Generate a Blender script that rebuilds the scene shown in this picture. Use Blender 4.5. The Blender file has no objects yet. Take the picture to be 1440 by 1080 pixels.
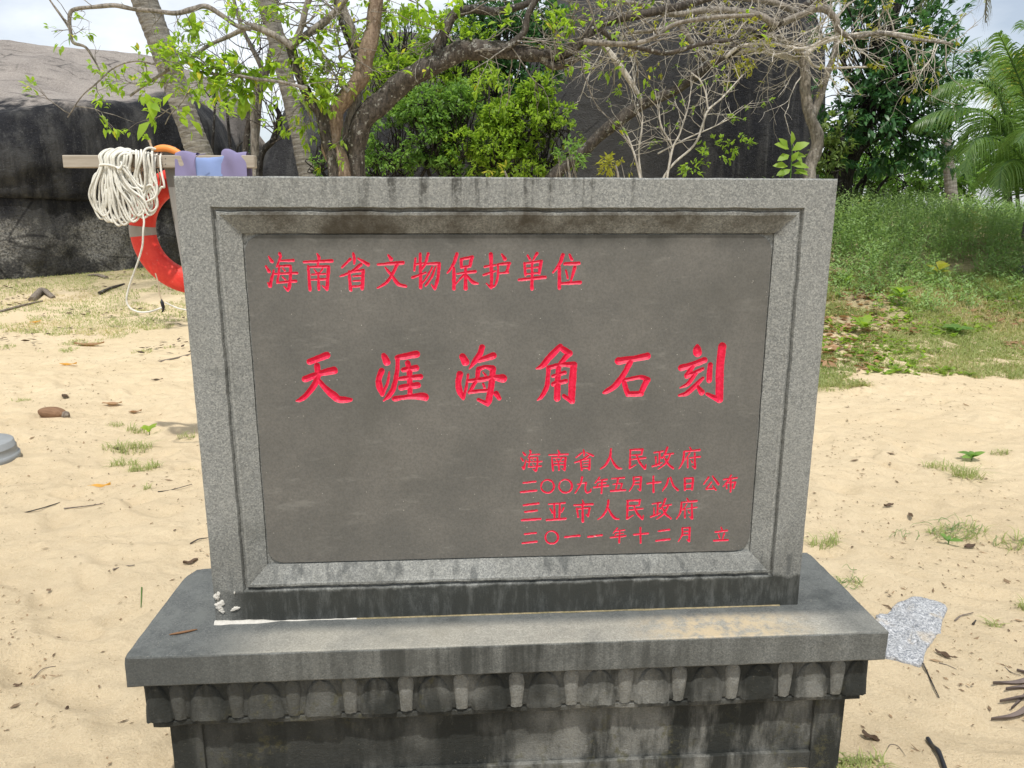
import bpy, math, random
import numpy as np
from mathutils import Vector, Matrix, noise as mnoise

S = bpy.context.scene
COL = S.collection
rnd = random.Random(7)
rng = np.random.default_rng(7)

# ------------------------------------------------------------------ camera, sky, sun, exposure
CAMZ = 1.441
F = 1058.2            # focal length in photo pixels (photo 1440 x 1080)
PITCH, ROLL, YAW = 0.2261, 0.0014, 0.06323
_f = Vector((0, math.cos(PITCH), -math.sin(PITCH)))
_r0 = Vector((1, 0, 0)); _u0 = _r0.cross(_f)
_r = math.cos(ROLL) * _r0 + math.sin(ROLL) * _u0
_u = -math.sin(ROLL) * _r0 + math.cos(ROLL) * _u0
cam = bpy.data.cameras.new('camera')
cam.sensor_width = 36; cam.lens = 36 * F / 1440; cam.clip_start = 0.05; cam.clip_end = 3000
co = bpy.data.objects.new('camera', cam); COL.objects.link(co)
m = Matrix((_r, _u, -_f)).transposed().to_4x4(); m.translation = (0, 0, CAMZ)
co.matrix_world = m
S.camera = co

SUN_EL, SUN_AZ = math.radians(66), math.radians(178)   # azimuth clockwise from +Y (the view direction)
w = bpy.data.worlds.new('World'); S.world = w; w.use_nodes = True
nt = w.node_tree; nt.nodes.clear()
out = nt.nodes.new('ShaderNodeOutputWorld'); bg = nt.nodes.new('ShaderNodeBackground')
sky = nt.nodes.new('ShaderNodeTexSky'); sky.sky_type = 'NISHITA'; sky.sun_disc = False
sky.sun_elevation = SUN_EL; sky.sun_rotation = SUN_AZ; sky.air_density = 1.0; sky.dust_density = 1.5
tc = nt.nodes.new('ShaderNodeTexCoord'); mp = nt.nodes.new('ShaderNodeMapping')
mp.inputs['Scale'].default_value = (1.0, 1.0, 2.6)
nz = nt.nodes.new('ShaderNodeTexNoise'); nz.inputs['Scale'].default_value = 2.2
nz.inputs['Detail'].default_value = 7; nz.inputs['Roughness'].default_value = 0.55; nz.inputs['Distortion'].default_value = 0.4
rp = nt.nodes.new('ShaderNodeValToRGB'); rp.color_ramp.elements[0].position = 0.36; rp.color_ramp.elements[1].position = 0.66
mx = nt.nodes.new('ShaderNodeMix'); mx.data_type = 'RGBA'
mx.inputs['B'].default_value = (10.8, 11.2, 11.7, 1)
ml = nt.nodes.new('ShaderNodeMath'); ml.operation = 'MULTIPLY_ADD'; ml.inputs[1].default_value = 0.66; ml.inputs[2].default_value = 0.28
L = nt.links.new
L(tc.outputs['Generated'], mp.inputs[0]); L(mp.outputs[0], nz.inputs['Vector']); L(nz.outputs['Fac'], rp.inputs[0])
L(rp.outputs[0], ml.inputs[0]); L(ml.outputs[0], mx.inputs['Factor'])
L(sky.outputs[0], mx.inputs['A']); L(mx.outputs['Result'], bg.inputs[0]); L(bg.outputs[0], out.inputs[0])
bg.inputs[1].default_value = 0.10

sun = bpy.data.lights.new('sun', 'SUN'); sun.energy = 3.5; sun.angle = math.radians(1.2); sun.color = (1, 0.96, 0.90)
so = bpy.data.objects.new('sun', sun); COL.objects.link(so)
sd = Vector((math.sin(SUN_AZ) * math.cos(SUN_EL), math.cos(SUN_AZ) * math.cos(SUN_EL), math.sin(SUN_EL)))
so.rotation_euler = sd.to_track_quat('Z', 'Y').to_euler(); so.location = sd * 30
S.view_settings.view_transform = 'Standard'; S.view_settings.look = 'None'
S.view_settings.gamma = 1; S.view_settings.exposure = 0.17
S.render.engine = 'CYCLES'
S.cycles.max_bounces = 6; S.cycles.transparent_max_bounces = 4

# ------------------------------------------------------------------ helpers
def P(px, py, Y):
    """world point on the sight line of a photo pixel, at world distance Y"""
    px, py, Y = float(px), float(py), float(Y)
    d = _f + (px - 720) / F * _r - (py - 540) / F * _u
    return Vector((0, 0, CAMZ)) + d * (Y / d.y)

def sstep(a, b, x):
    t = np.clip((x - a) / (b - a), 0, 1); return t * t * (3 - 2 * t)

def hground(x, y):
    x = np.asarray(x, float); y = np.asarray(y, float)
    right = sstep(0.6, 3.0, x)
    ys = np.array([-50, 5.8, 6.6, 8.0, 9.5, 11.0, 13.0, 15.0, 30, 90]); zs = np.array([0, 0, .06, .26, .5, .84, 1.12, 1.2, 1.2, .6])
    r = np.interp(y, ys, zs)
    l = 0.34 * sstep(9.5, 14.5, y)
    h = r * right + l * (1 - right)
    h = h + 0.012 * np.sin(2.1 * x + 1.3 * y) * np.sin(1.7 * y - .6 * x + 1) + 0.02 * np.sin(.8 * x + 2) * np.sin(.7 * y)*sstep(3,6,y)
    return h

def G(px, py):
    """point of the ground seen at a photo pixel"""
    px, py = float(px), float(py)
    d = _f + (px - 720) / F * _r - (py - 540) / F * _u
    t = 0.5
    for i in range(4000):
        p = Vector((0, 0, CAMZ)) + d * t
        if p.z < float(hground(p.x, p.y)): break
        t += 0.01
    return Vector((p.x, p.y, float(hground(p.x, p.y))))

def mesh_np(name, V, faces, mats=(), parent=None, smooth=False, attrs=None, kind=None, uvattr=None):
    """faces: list of int arrays (n,k)"""
    me = bpy.data.meshes.new(name)
    V = np.asarray(V, np.float32)
    if not isinstance(faces, (list, tuple)): faces = [faces]
    faces = [np.asarray(f, np.int32) for f in faces if len(f)]
    me.vertices.add(len(V)); me.vertices.foreach_set('co', V.ravel())
    idx = np.concatenate([f.ravel() for f in faces]); tot = np.concatenate([np.full(len(f), f.shape[1], np.int32) for f in faces])
    st = np.concatenate([[0], np.cumsum(tot)[:-1]]).astype(np.int32)
    me.loops.add(len(idx)); me.loops.foreach_set('vertex_index', idx)
    me.polygons.add(len(tot)); me.polygons.foreach_set('loop_start', st); me.polygons.foreach_set('loop_total', tot)
    me.polygons.foreach_set('use_smooth', np.full(len(tot), bool(smooth)))
    for k, a in (attrs or {}).items():
        at = me.attributes.new(k, 'FLOAT', 'POINT'); at.data.foreach_set('value', np.asarray(a, np.float32))
    me.update(calc_edges=True); me.validate()
    for mm in (mats if isinstance(mats, (list, tuple)) else [mats]): me.materials.append(mm)
    o = bpy.data.objects.new(name, me); COL.objects.link(o)
    if parent: o.parent = parent
    if kind: o['kind'] = kind
    return o

def tag(o, label=None, cat=None, group=None, kind=None):
    if label: o['label'] = label
    if cat: o['category'] = cat
    if group: o['group'] = group
    if kind: o['kind'] = kind
    return o

def empty(name, loc, label, cat, group=None, rz=0):
    o = bpy.data.objects.new(name, None); COL.objects.link(o); o.location = loc; o.rotation_euler = (0, 0, rz)
    o.empty_display_size = .1
    return tag(o, label, cat, group)

class MB:
    """collects quads / tris"""
    def __init__(s): s.V = []; s.Q = []; s.T = []; s.n = 0; s.A = []
    def add(s, V, Q=None, T=None, a=None):
        V = np.asarray(V, float).reshape(-1, 3)
        if Q is not None and len(Q): s.Q.append(np.asarray(Q) + s.n)
        if T is not None and len(T): s.T.append(np.asarray(T) + s.n)
        s.V.append(V); s.n += len(V)
        s.A.append(np.full(len(V), 0. if a is None else 1.) * (1 if a is None else a))
    def grid(s, Pg, closeu=False, closev=False, a=None):
        n, k = Pg.shape[:2]; I = np.arange(n * k).reshape(n, k)
        if closeu: I = np.vstack([I, I[:1]])
        if closev: I = np.hstack([I, I[:, :1]])
        Q = np.stack([I[:-1, :-1], I[1:, :-1], I[1:, 1:], I[:-1, 1:]], -1).reshape(-1, 4)
        s.add(Pg.reshape(-1, 3), Q, a=a)
    def tube(s, pts, rad, sides=8, cap=True, wob=0., seed=0):
        pts = np.asarray(pts, float); rad = np.asarray(rad, float) * np.ones(len(pts))
        t = np.gradient(pts, axis=0); t /= np.linalg.norm(t, axis=1)[:, None] + 1e-9
        up = np.array([0, 0, 1.]) if abs(t[0][2]) < .9 else np.array([1., 0, 0])
        a = np.cross(t[0], up); a /= np.linalg.norm(a); rows = []
        ang = np.linspace(0, 2 * np.pi, sides, endpoint=False); rg = np.random.default_rng(seed)
        ph = rg.uniform(0, 6.28, 6)
        for i in range(len(pts)):
            a = a - t[i] * a.dot(t[i]); a /= np.linalg.norm(a) + 1e-9; b = np.cross(t[i], a)
            r = rad[i]
            if wob: r = r * (1 + wob * (np.sin(2 * ang + ph[0] + i * .23) * .6 + np.sin(3 * ang + ph[1] - i * .31) * .5 + np.sin(5*ang+ph[2]+i*.5)*.35 + .4*np.sin(i * .9 + ph[3])) + wob*.5*rg.normal(size=sides)*.5)
            rows.append(pts[i] + np.outer(np.cos(ang) * r, a) + np.outer(np.sin(ang) * r, b))
        R = np.array(rows); s.grid(R, closev=True)
        if cap:
            for e, q in ((0, pts[0]), (-1, pts[-1])):
                V = np.vstack([R[e], q]); k = sides
                T = [[i, (i + 1) % k, k] for i in range(k)]
                if e == 0: T = [t_[::-1] for t_ in T]
                s.add(V, T=T)
    def box(s, lo, hi):
        x0, y0, z0 = lo; x1, y1, z1 = hi
        V = [(x0, y0, z0), (x1, y0, z0), (x1, y1, z0), (x0, y1, z0), (x0, y0, z1), (x1, y0, z1), (x1, y1, z1), (x0, y1, z1)]
        s.add(V, Q=[(0, 3, 2, 1), (4, 5, 6, 7), (0, 1, 5, 4), (1, 2, 6, 5), (2, 3, 7, 6), (3, 0, 4, 7)])
    def build(s, name, mat, parent=None, smooth=False, kind=None, attr=None):
        V = np.vstack(s.V); fs = []
        if s.Q: fs.append(np.vstack(s.Q))
        if s.T: fs.append(np.vstack(s.T))
        return mesh_np(name, V, fs, mat, parent, smooth, {attr: np.concatenate(s.A)} if attr else None, kind)

def cr(pts, n=6):
    """Catmull-Rom through rows of pts (any width)"""
    p = np.asarray(pts, float)
    if len(p) < 3: 
        t = np.linspace(0, 1, n * (len(p) - 1) + 1)[:, None]; return p[0] * (1 - t) + p[-1] * t
    q = np.vstack([2 * p[0] - p[1], p, 2 * p[-1] - p[-2]]); out = []
    for i in range(1, len(q) - 2):
        for t in np.linspace(0, 1, n, endpoint=False):
            out.append(.5 * ((2 * q[i]) + (q[i + 1] - q[i - 1]) * t + (2 * q[i - 1] - 5 * q[i] + 4 * q[i + 1] - q[i + 2]) * t * t + (3 * q[i] - q[i - 1] - 3 * q[i + 1] + q[i + 2]) * t ** 3))
    out.append(p[-1]); return np.array(out)

def nfield(V, scale, seed=0.):
    """smooth noise -1..1 at points V"""
    o = Vector((seed * 13.7, seed * 7.1, seed * 3.3))
    return np.array([mnoise.noise(Vector(v) * scale + o) for v in V])

# ------------------------------------------------------------------ materials
class M:
    def __init__(s, name):
        s.m = bpy.data.materials.new(name); s.m.use_nodes = True; s.t = s.m.node_tree; s.t.nodes.clear()
        s.out = s.t.nodes.new('ShaderNodeOutputMaterial'); s.tc = s.t.nodes.new('ShaderNodeTexCoord')
        s.obj = s.tc.outputs['Object']
    def nd(s, typ, **k):
        n = s.t.nodes.new(typ)
        for a, b in k.items(): setattr(n, a, b)
        return n
    def put(s, sock, v):
        if isinstance(v, bpy.types.NodeSocket): s.t.links.new(v, sock)
        elif isinstance(v, (tuple, list)) and len(v) == 3 and sock.type == 'RGBA': sock.default_value = (*v, 1)
        elif v is not None: sock.default_value = v
    def map(s, v=None, scale=(1, 1, 1), loc=(0, 0, 0)):
        n = s.nd('ShaderNodeMapping'); s.put(n.inputs[0], v or s.obj); n.inputs['Scale'].default_value = scale; n.inputs['Location'].default_value = loc; return n.outputs[0]
    def noise(s, scale, detail=3, rough=.55, v=None, dist=0):
        n = s.nd('ShaderNodeTexNoise'); s.put(n.inputs['Vector'], v or s.obj); n.inputs['Scale'].default_value = scale
        n.inputs['Detail'].default_value = detail; n.inputs['Roughness'].default_value = rough; n.inputs['Distortion'].default_value = dist; return n.outputs['Fac']
    def voro(s, scale, v=None, feat='F1', outp='Distance'):
        n = s.nd('ShaderNodeTexVoronoi', feature=feat); s.put(n.inputs['Vector'], v or s.obj); n.inputs['Scale'].default_value = scale; return n.outputs[outp]
    def ramp(s, f, *st):
        n = s.nd('ShaderNodeValToRGB'); s.put(n.inputs[0], f); e = n.color_ramp.elements
        while len(e) < len(st): e.new(.5)
        for x, (p, c) in zip(e, st): x.position = p; x.color = (*c, 1) if isinstance(c, tuple) else (c, c, c, 1)
        return n.outputs[0]
    def mr(s, f, a, b, c=0., d=1.):
        n = s.nd('ShaderNodeMapRange'); n.interpolation_type = 'SMOOTHSTEP'
        for i, v in enumerate((f, a, b, c, d)): s.put(n.inputs[i], v)
        return n.outputs[0]
    def mix(s, f, a, b, mode='MIX'):
        n = s.nd('ShaderNodeMix', data_type='RGBA', blend_type=mode); s.put(n.inputs['Factor'], f); s.put(n.inputs['A'], a); s.put(n.inputs['B'], b); return n.outputs['Result']
    def math(s, op, a, b=None):
        n = s.nd('ShaderNodeMath', operation=op); s.put(n.inputs[0], a); s.put(n.inputs[1], b); return n.outputs[0]
    def xyz(s, v=None):
        n = s.nd('ShaderNodeSeparateXYZ'); s.put(n.inputs[0], v or s.obj); return n.outputs
    def attr(s, name):
        return s.nd('ShaderNodeAttribute', attribute_name=name).outputs['Fac']
    def bump(s, h, dist=.01, strength=1., prev=None):
        n = s.nd('ShaderNodeBump'); s.put(n.inputs['Height'], h); n.inputs['Distance'].default_value = dist; n.inputs['Strength'].default_value = strength
        if prev: s.put(n.inputs['Normal'], prev)
        return n.outputs[0]
    def bsdf(s, col, rough=.8, normal=None, spec=.3, translucent=None, tf=.35):
        b = s.nd('ShaderNodeBsdfPrincipled'); s.put(b.inputs['Base Color'], col); s.put(b.inputs['Roughness'], rough)
        b.inputs['Specular IOR Level'].default_value = spec
        if normal: s.put(b.inputs['Normal'], normal)
        o = b.outputs[0]
        if translucent is not None:
            t = s.nd('ShaderNodeBsdfTranslucent'); s.put(t.inputs[0], translucent)
            mxx = s.nd('ShaderNodeMixShader'); mxx.inputs[0].default_value = tf; s.put(mxx.inputs[1], o); s.put(mxx.inputs[2], t.outputs[0]); o = mxx.outputs[0]
        s.put(s.out.inputs[0], o); return s.m

def grains(k, sc=1.0):
    """granite: pale feldspar, grey quartz and dark mica grains"""
    v = k.voro(330 * sc, outp='Color'); v1 = k.xyz(v)[0]
    n = k.noise(230 * sc, 2, .7)
    f = k.math('ADD', k.math('MULTIPLY', v1, .5), k.math('MULTIPLY', n, .55))
    return k.ramp(f, (.2, (.12, .126, .122)), (.42, (.195, .202, .195)), (.58, (.235, .242, .23)), (.82, (.34, .345, .32)))

def mat_granite(name, stain_top=0., base_dark=False, warm=0., kind=None):
    k = M(name); X, Y, Z = k.xyz(); c = grains(k)
    big = k.noise(3.2, 4, .6)
    c = k.mix(k.mr(big, .3, .7, .0, .6), c, k.mix(.5, c, (.20, .20, .18))); c = k.mix(k.mr(k.noise(7, 6, .75), .54, .7, 0, .45), c, (.09, .095, .085)); c = k.mix(k.mr(k.noise(11, 5, .7), .58, .72, 0, .4), c, (.33, .33, .30))
    # vertical run-off streaks
    sv = k.map(scale=(26, 26, 1.6)); st = k.noise(1.0, 5, .62, sv); blot = k.noise(5, 4, .6)
    def dark(amount, col=(.018, .02, .018)):
        nonlocal c
        c = k.mix(amount, c, col)
    fine = k.noise(60, 4, .7)
    if kind == 'frame':
        # black streaks under the top edge (left of centre) and onto the upper bevel, whose down-facing shade is painted in, heavy black on the foot rail
        top = k.mr(Z, 1.39, 1.5, 0, 1); lefty = k.mr(X, -.75, -.35, .1, 1); righty = k.mr(X, .2, .45, 1, .12)
        a = k.math('MULTIPLY', k.mr(st, .5, .64), k.mr(fine, .34, .56)); a = k.math('MULTIPLY', a, top)
        a = k.math('MULTIPLY', k.math('MULTIPLY', a, lefty), k.math('MULTIPLY', righty, .9)); dark(a, (.04, .04, .036))
        bev = k.math('MULTIPLY', k.mr(Z, 1.378, 1.392, 0, 1), k.mr(Z, 1.442, 1.448, 1, 0))
        inx = k.math('MULTIPLY', k.mr(X, -.66, -.62), k.mr(X, .62, .66, 1, 0))
        b2 = k.math('MULTIPLY', k.math('MULTIPLY', bev, inx), k.mr(k.noise(7, 5, .7), .36, .64, .15, .85)); dark(b2, (.05, .042, .03))
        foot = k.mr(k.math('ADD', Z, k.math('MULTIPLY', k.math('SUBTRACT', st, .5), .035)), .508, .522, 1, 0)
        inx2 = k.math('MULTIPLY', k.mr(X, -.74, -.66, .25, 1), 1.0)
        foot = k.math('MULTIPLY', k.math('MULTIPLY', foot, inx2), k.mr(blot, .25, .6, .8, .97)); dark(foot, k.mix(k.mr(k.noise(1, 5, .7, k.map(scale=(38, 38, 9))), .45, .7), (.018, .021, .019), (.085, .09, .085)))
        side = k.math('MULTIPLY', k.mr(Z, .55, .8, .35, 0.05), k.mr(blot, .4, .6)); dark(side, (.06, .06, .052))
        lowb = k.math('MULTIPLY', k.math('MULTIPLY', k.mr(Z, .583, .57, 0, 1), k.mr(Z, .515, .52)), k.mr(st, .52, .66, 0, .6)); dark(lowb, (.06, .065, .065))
    if kind == 'cap':
        ys = k.mr(Y, -.02, -.07, 0, 1)      # worn, dusty strip in front of the tablet
        mid = k.math('MULTIPLY', k.mr(X, -.78, -.5), k.mr(X, .74, .86, 1, .35))
        e = k.math('MULTIPLY', k.math('MULTIPLY', ys, mid), k.mr(k.noise(9, 5, .65), .25, .6, .55, 1))
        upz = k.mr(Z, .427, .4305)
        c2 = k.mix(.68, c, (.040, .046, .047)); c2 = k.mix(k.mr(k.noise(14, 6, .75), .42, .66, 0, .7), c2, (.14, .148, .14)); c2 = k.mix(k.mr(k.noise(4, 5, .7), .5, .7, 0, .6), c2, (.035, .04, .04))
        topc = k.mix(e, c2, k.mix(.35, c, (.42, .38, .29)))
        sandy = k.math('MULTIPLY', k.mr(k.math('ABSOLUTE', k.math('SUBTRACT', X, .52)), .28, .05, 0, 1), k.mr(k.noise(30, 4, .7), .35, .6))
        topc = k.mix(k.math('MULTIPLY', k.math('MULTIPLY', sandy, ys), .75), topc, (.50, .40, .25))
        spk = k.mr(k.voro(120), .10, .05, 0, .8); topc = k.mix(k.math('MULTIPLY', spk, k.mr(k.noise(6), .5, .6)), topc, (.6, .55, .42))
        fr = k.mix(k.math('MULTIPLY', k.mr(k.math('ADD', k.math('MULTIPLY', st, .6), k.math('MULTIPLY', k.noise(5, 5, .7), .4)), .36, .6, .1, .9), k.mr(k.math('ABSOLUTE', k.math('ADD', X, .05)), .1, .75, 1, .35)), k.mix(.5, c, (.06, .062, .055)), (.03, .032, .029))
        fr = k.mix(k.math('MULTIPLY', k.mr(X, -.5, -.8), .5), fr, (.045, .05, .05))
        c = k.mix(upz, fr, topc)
    if kind in ('base', 'tongue'):
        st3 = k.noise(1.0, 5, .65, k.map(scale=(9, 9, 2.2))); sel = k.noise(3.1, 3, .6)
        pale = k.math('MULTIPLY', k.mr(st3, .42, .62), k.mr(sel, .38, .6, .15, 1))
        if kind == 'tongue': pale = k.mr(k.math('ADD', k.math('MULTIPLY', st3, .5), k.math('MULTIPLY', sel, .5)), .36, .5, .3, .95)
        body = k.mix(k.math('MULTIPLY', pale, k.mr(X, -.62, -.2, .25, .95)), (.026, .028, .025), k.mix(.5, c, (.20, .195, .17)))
        moss = k.math('MULTIPLY', k.mr(k.noise(24, 6, .75), .52, .66), k.mr(k.noise(4, 3), .45, .62))
        c = k.mix(k.math('MULTIPLY', moss, .7), body, (.09, .085, .045))
        rust = k.mr(k.noise(90, 3, .7), .62, .74, 0, .5); c = k.mix(rust, c, (.13, .125, .1))
    h = k.math('ADD', k.noise(260, 3, .7), k.math('MULTIPLY', k.noise(40, 4, .6), .8))
    if kind in ('base', 'tongue'): h = k.math('ADD', h, k.math('MULTIPLY', k.noise(55, 6, .8), 4))
    return k.bsdf(c, .82, k.bump(h, .0012 if kind not in ('base', 'tongue') else .003, .6), .25)

MAT = {}
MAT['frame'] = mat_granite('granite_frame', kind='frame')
MAT['cap'] = mat_granite('granite_cap', kind='cap')
MAT['base'] = mat_granite('granite_base', kind='base')
MAT['tongue'] = mat_granite('granite_tongue', kind='tongue')

k = M('panel_stone'); n1 = k.noise(5, 5, .65); n2 = k.noise(170, 3, .7)
c = k.mix(k.mr(n1, .3, .7), (.110, .108, .099), (.149, .143, .129)); c = k.mix(k.mr(n2, .35, .7, 0, .35), c, (.055, .055, .05))
sc_ = k.map(scale=(2.5, 2.5, 9)); c = k.mix(k.mr(k.noise(4, 5, .7, sc_), .56, .74, 0, .5), c, (.21, .205, .185)); c = k.mix(k.mr(k.noise(2.1, 6, .7), .5, .68, 0, .4), c, (.075, .074, .064))
sp = k.math('MULTIPLY', k.mr(k.voro(95), .14, .05), k.mr(k.noise(37, 2), .56, .66)); c = k.mix(sp, c, (.42, .41, .36))
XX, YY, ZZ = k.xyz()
c = k.mix(k.math('MULTIPLY', k.mr(ZZ, 1.345, 1.385), k.mr(k.map(scale=(6, 6, 2)) and k.noise(9, 4, .7), .3, .7, .1, .8)), c, (.04, .04, .034))  # top band of the field darkened: shade under the frame's lip, painted in
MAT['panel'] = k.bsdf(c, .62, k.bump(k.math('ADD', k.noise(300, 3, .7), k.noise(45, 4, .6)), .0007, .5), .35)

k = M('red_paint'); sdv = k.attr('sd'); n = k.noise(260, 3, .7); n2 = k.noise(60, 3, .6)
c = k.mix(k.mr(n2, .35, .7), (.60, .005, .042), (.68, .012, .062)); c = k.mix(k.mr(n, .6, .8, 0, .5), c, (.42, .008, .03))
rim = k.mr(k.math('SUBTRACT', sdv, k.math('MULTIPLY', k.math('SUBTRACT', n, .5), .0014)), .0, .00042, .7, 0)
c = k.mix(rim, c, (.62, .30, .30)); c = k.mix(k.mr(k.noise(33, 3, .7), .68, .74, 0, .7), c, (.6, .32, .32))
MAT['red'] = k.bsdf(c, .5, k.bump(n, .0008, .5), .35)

k = M('mortar'); MAT['mortar'] = k.bsdf(k.mix(k.noise(120, 4), (.42, .40, .35), (.62, .6, .55)), .9, k.bump(k.noise(150, 4), .003), .1)

def mat_rock(name, zc, light=(.21, .175, .145), dark=(.014, .015, .019), mid=(.07, .07, .068), zs=.35, lowpale=0., wash=None, xlim=None):
    k = M(name); X, Y, Z = k.xyz()
    st = k.noise(1., 5, .6, k.map(scale=(2.6, 2.6, .28))); st2 = k.noise(1., 5, .65, k.map(scale=(9, 9, .7)))
    gr = k.noise(30, 5, .75); big = k.noise(.9, 5, .6)
    d = k.mix(k.mr(st, .42, .66), dark, mid); d = k.mix(k.mr(st2, .56, .72, 0, .45), d, (.12, .12, .115))
    d = k.mix(k.mr(gr, .58, .72, 0, .55), d, (.17, .165, .16))
    if lowpale:
        lo = k.math('MULTIPLY', k.mr(k.math('ADD', Z, k.math('MULTIPLY', big, .5)), 1.75, 1.45), k.mr(k.noise(1.4, 6, .7), .45, .58, .2, 1)); d = k.mix(k.math('MULTIPLY', lo, lowpale), d, k.mix(k.mr(gr, .35, .65), (.07, .072, .07), (.38, .37, .34)))
    l = k.mix(k.mr(big, .35, .65), light, tuple(v * .62 for v in light)); l = k.mix(k.mr(gr, .3, .7, 0, .6), l, tuple(v * 1.5 for v in light))
    l = k.mix(k.mr(k.noise(1, 6, .7, k.map(scale=(1.2, 3, 9))), .52, .66, 0, .55), l, (.09, .085, .08))
    d = k.mix(k.mr(k.voro(26), .13, .07, 0, .55), d, (.26, .26, .25)); d = k.mix(k.mr(k.noise(1, 4, .8, k.map(scale=(60, 60, 14))), .55, .75, 0, .5), d, (.15, .14, .14))
    l = k.mix(k.mr(k.noise(75, 3, .8), .4, .65, 0, .6), l, tuple(v * .35 for v in light))
    if wash: d = k.mix(k.math('MULTIPLY', k.mr(X, wash[0], wash[1]), .75), d, (.080, .079, .077))
    t = k.mr(k.math('ADD', Z, k.math('MULTIPLY', k.math('SUBTRACT', st, .5), 1.5)), zc - zs, zc + zs)
    if xlim: t = k.math('MULTIPLY', t, k.mr(k.math('ADD', X, k.math('MULTIPLY', k.math('SUBTRACT', gr, .5), .6)), xlim[0], xlim[1], 1, 0))
    c = k.mix(t, d, l)
    h = k.math('ADD', k.math('MULTIPLY', k.noise(4, 7, .72), 4), k.noise(45, 4, .8)); crk = k.mr(k.voro(.8, k.map(scale=(1, 1, 1.6)), 'DISTANCE_TO_EDGE'), .0, .03)
    c = k.mix(k.math('MULTIPLY', k.mr(crk, 1, 0), k.mr(big, .5, .6, 0, .7)), c, (.012, .012, .014))
    return k.bsdf(c, .85, k.bump(h, .06, .8), .25)
MAT['rock_left'] = mat_rock('rock_left', 3.3, lowpale=.95, zs=.16, xlim=(-7.9, -7.2), light=(.43, .385, .345))
MAT['rock_dark'] = mat_rock('rock_dark', 8.0, mid=(.055, .054, .053), wash=(.8, -1.6))
MAT['rock_grey'] = mat_rock('rock_grey', 3.0, light=(.12, .11, .1), dark=(.03, .03, .032))
MAT['rock_small'] = mat_rock('rock_small', .2, light=(.3, .28, .25), dark=(.1, .1, .1), mid=(.2, .2, .19))

k = M('beach_sand'); X, Y, Z = k.xyz()
n1 = k.noise(1.1, 5, .6); n2 = k.noise(500, 2, .8); n3 = k.noise(14, 5, .65)
c = k.mix(k.mr(n1, .3, .7), (.64, .51, .325), (.71, .58, .385)); c = k.mix(k.mr(n3, .35, .7, 0, .4), c, (.57, .44, .27))
c = k.mix(k.mr(k.noise(190, 2, .8), .35, .75, 0, .55), c, (.75, .64, .45)); c = k.mix(k.mr(k.voro(75), .09, .05, 0, .7), c, (.80, .72, .56))
c = k.mix(k.math('MULTIPLY', k.mr(k.noise(120, 3, .8), .62, .72), .6), c, (.30, .21, .12)); c = k.mix(k.mr(k.noise(420, 2, .9), .56, .7, 0, .5), c, (.36, .27, .16))
# leaf mould and soil where the weeds grow (up the bank)
soil = k.mr(k.math('ADD', Z, k.math('MULTIPLY', k.math('SUBTRACT', k.noise(2.4, 5, .7), .5), .35)), .08, .34)
soilc = k.mix(k.mr(k.noise(22, 5, .8), .35, .65), (.21, .19, .09), (.46, .38, .23))
c = k.mix(k.math('MULTIPLY', soil, .85), c, soilc)
hb = k.math('ADD', k.math('MULTIPLY', k.noise(9, 5, .6), 2.2), k.math('MULTIPLY', k.noise(42, 6, .8), 1.3))
nb = k.bump(k.noise(260, 3, .85), .0045, .8, k.bump(hb, .014, .85))
MAT['sand'] = k.bsdf(c, .95, nb, .1)

def mat_bark(name, a, b, lich=.5, sc=1.):
    k = M(name); n = k.noise(1., 5, .7, k.map(scale=(30 * sc, 30 * sc, 8 * sc))); c = k.mix(k.mr(n, .3, .7), a, b)
    c = k.mix(k.mr(k.noise(13 * sc, 5, .75), .56, .64, 0, lich), c, (.33, .33, .30)); c = k.mix(k.mr(k.voro(9*sc), .16, .1, 0, lich), c, (.42, .42, .39))
    return k.bsdf(c, .9, k.bump(k.math('ADD', n, k.noise(50, 4)), .012, .9), .15)
MAT['bark_dark'] = mat_bark('bark_dark', (.03, .027, .024), (.11, .095, .08), .7)
MAT['bark_tan'] = mat_bark('bark_tan', (.12, .085, .06), (.30, .23, .17), .25)
MAT['bark_grey'] = mat_bark('bark_grey', (.10, .09, .075), (.32, .29, .25), .5)
MAT['twig_pale'] = mat_bark('twig_pale', (.36, .33, .28), (.62, .58, .52), .3)
MAT['bark_black'] = mat_bark('bark_black', (.012, .012, .012), (.05, .045, .04), .25)
k = M('palm_bark'); n = k.noise(1., 5, .7, k.map(scale=(5, 5, 26))); n2 = k.noise(1, 4, .6, k.map(scale=(30, 30, 3)))
c = k.mix(k.mr(n, .35, .65), (.13, .12, .105), (.27, .255, .225)); c = k.mix(k.mr(n2, .55, .7, 0, .5), c, (.09, .08, .07))
MAT['palm_bark'] = k.bsdf(c, .9, k.bump(k.math('ADD', n, n2), .02, .8), .15)

def mat_leaf(name, a, b, tr, tf=.4, rough=.5, yellow=None, yt=.93):
    k = M(name); r = k.attr('rnd'); n = k.noise(1.3, 3)
    c = k.mix(k.math('ADD', k.math('MULTIPLY', r, .7), k.math('MULTIPLY', n, .3)), a, b)
    if yellow: c = k.mix(k.mr(r, yt, yt + .03), c, yellow)
    t = k.mix(.5, k.mix(1, c, (2.2, 2.2, 1.4), 'MULTIPLY'), tr)
    return k.bsdf(c, rough, None, .4, t, tf)
MAT['leaf_bright'] = mat_leaf('leaf_bright', (.13, .25, .02), (.27, .40, .04), (.48, .66, .05), .5, yellow=(.55, .48, .05))
MAT['leaf_mid'] = mat_leaf('leaf_mid', (.07, .16, .035), (.19, .32, .07), (.26, .46, .07), .4)
MAT['leaf_shrub'] = mat_leaf('leaf_shrub', (.11, .21, .025), (.28, .40, .045), (.40, .58, .06), .45)
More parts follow.
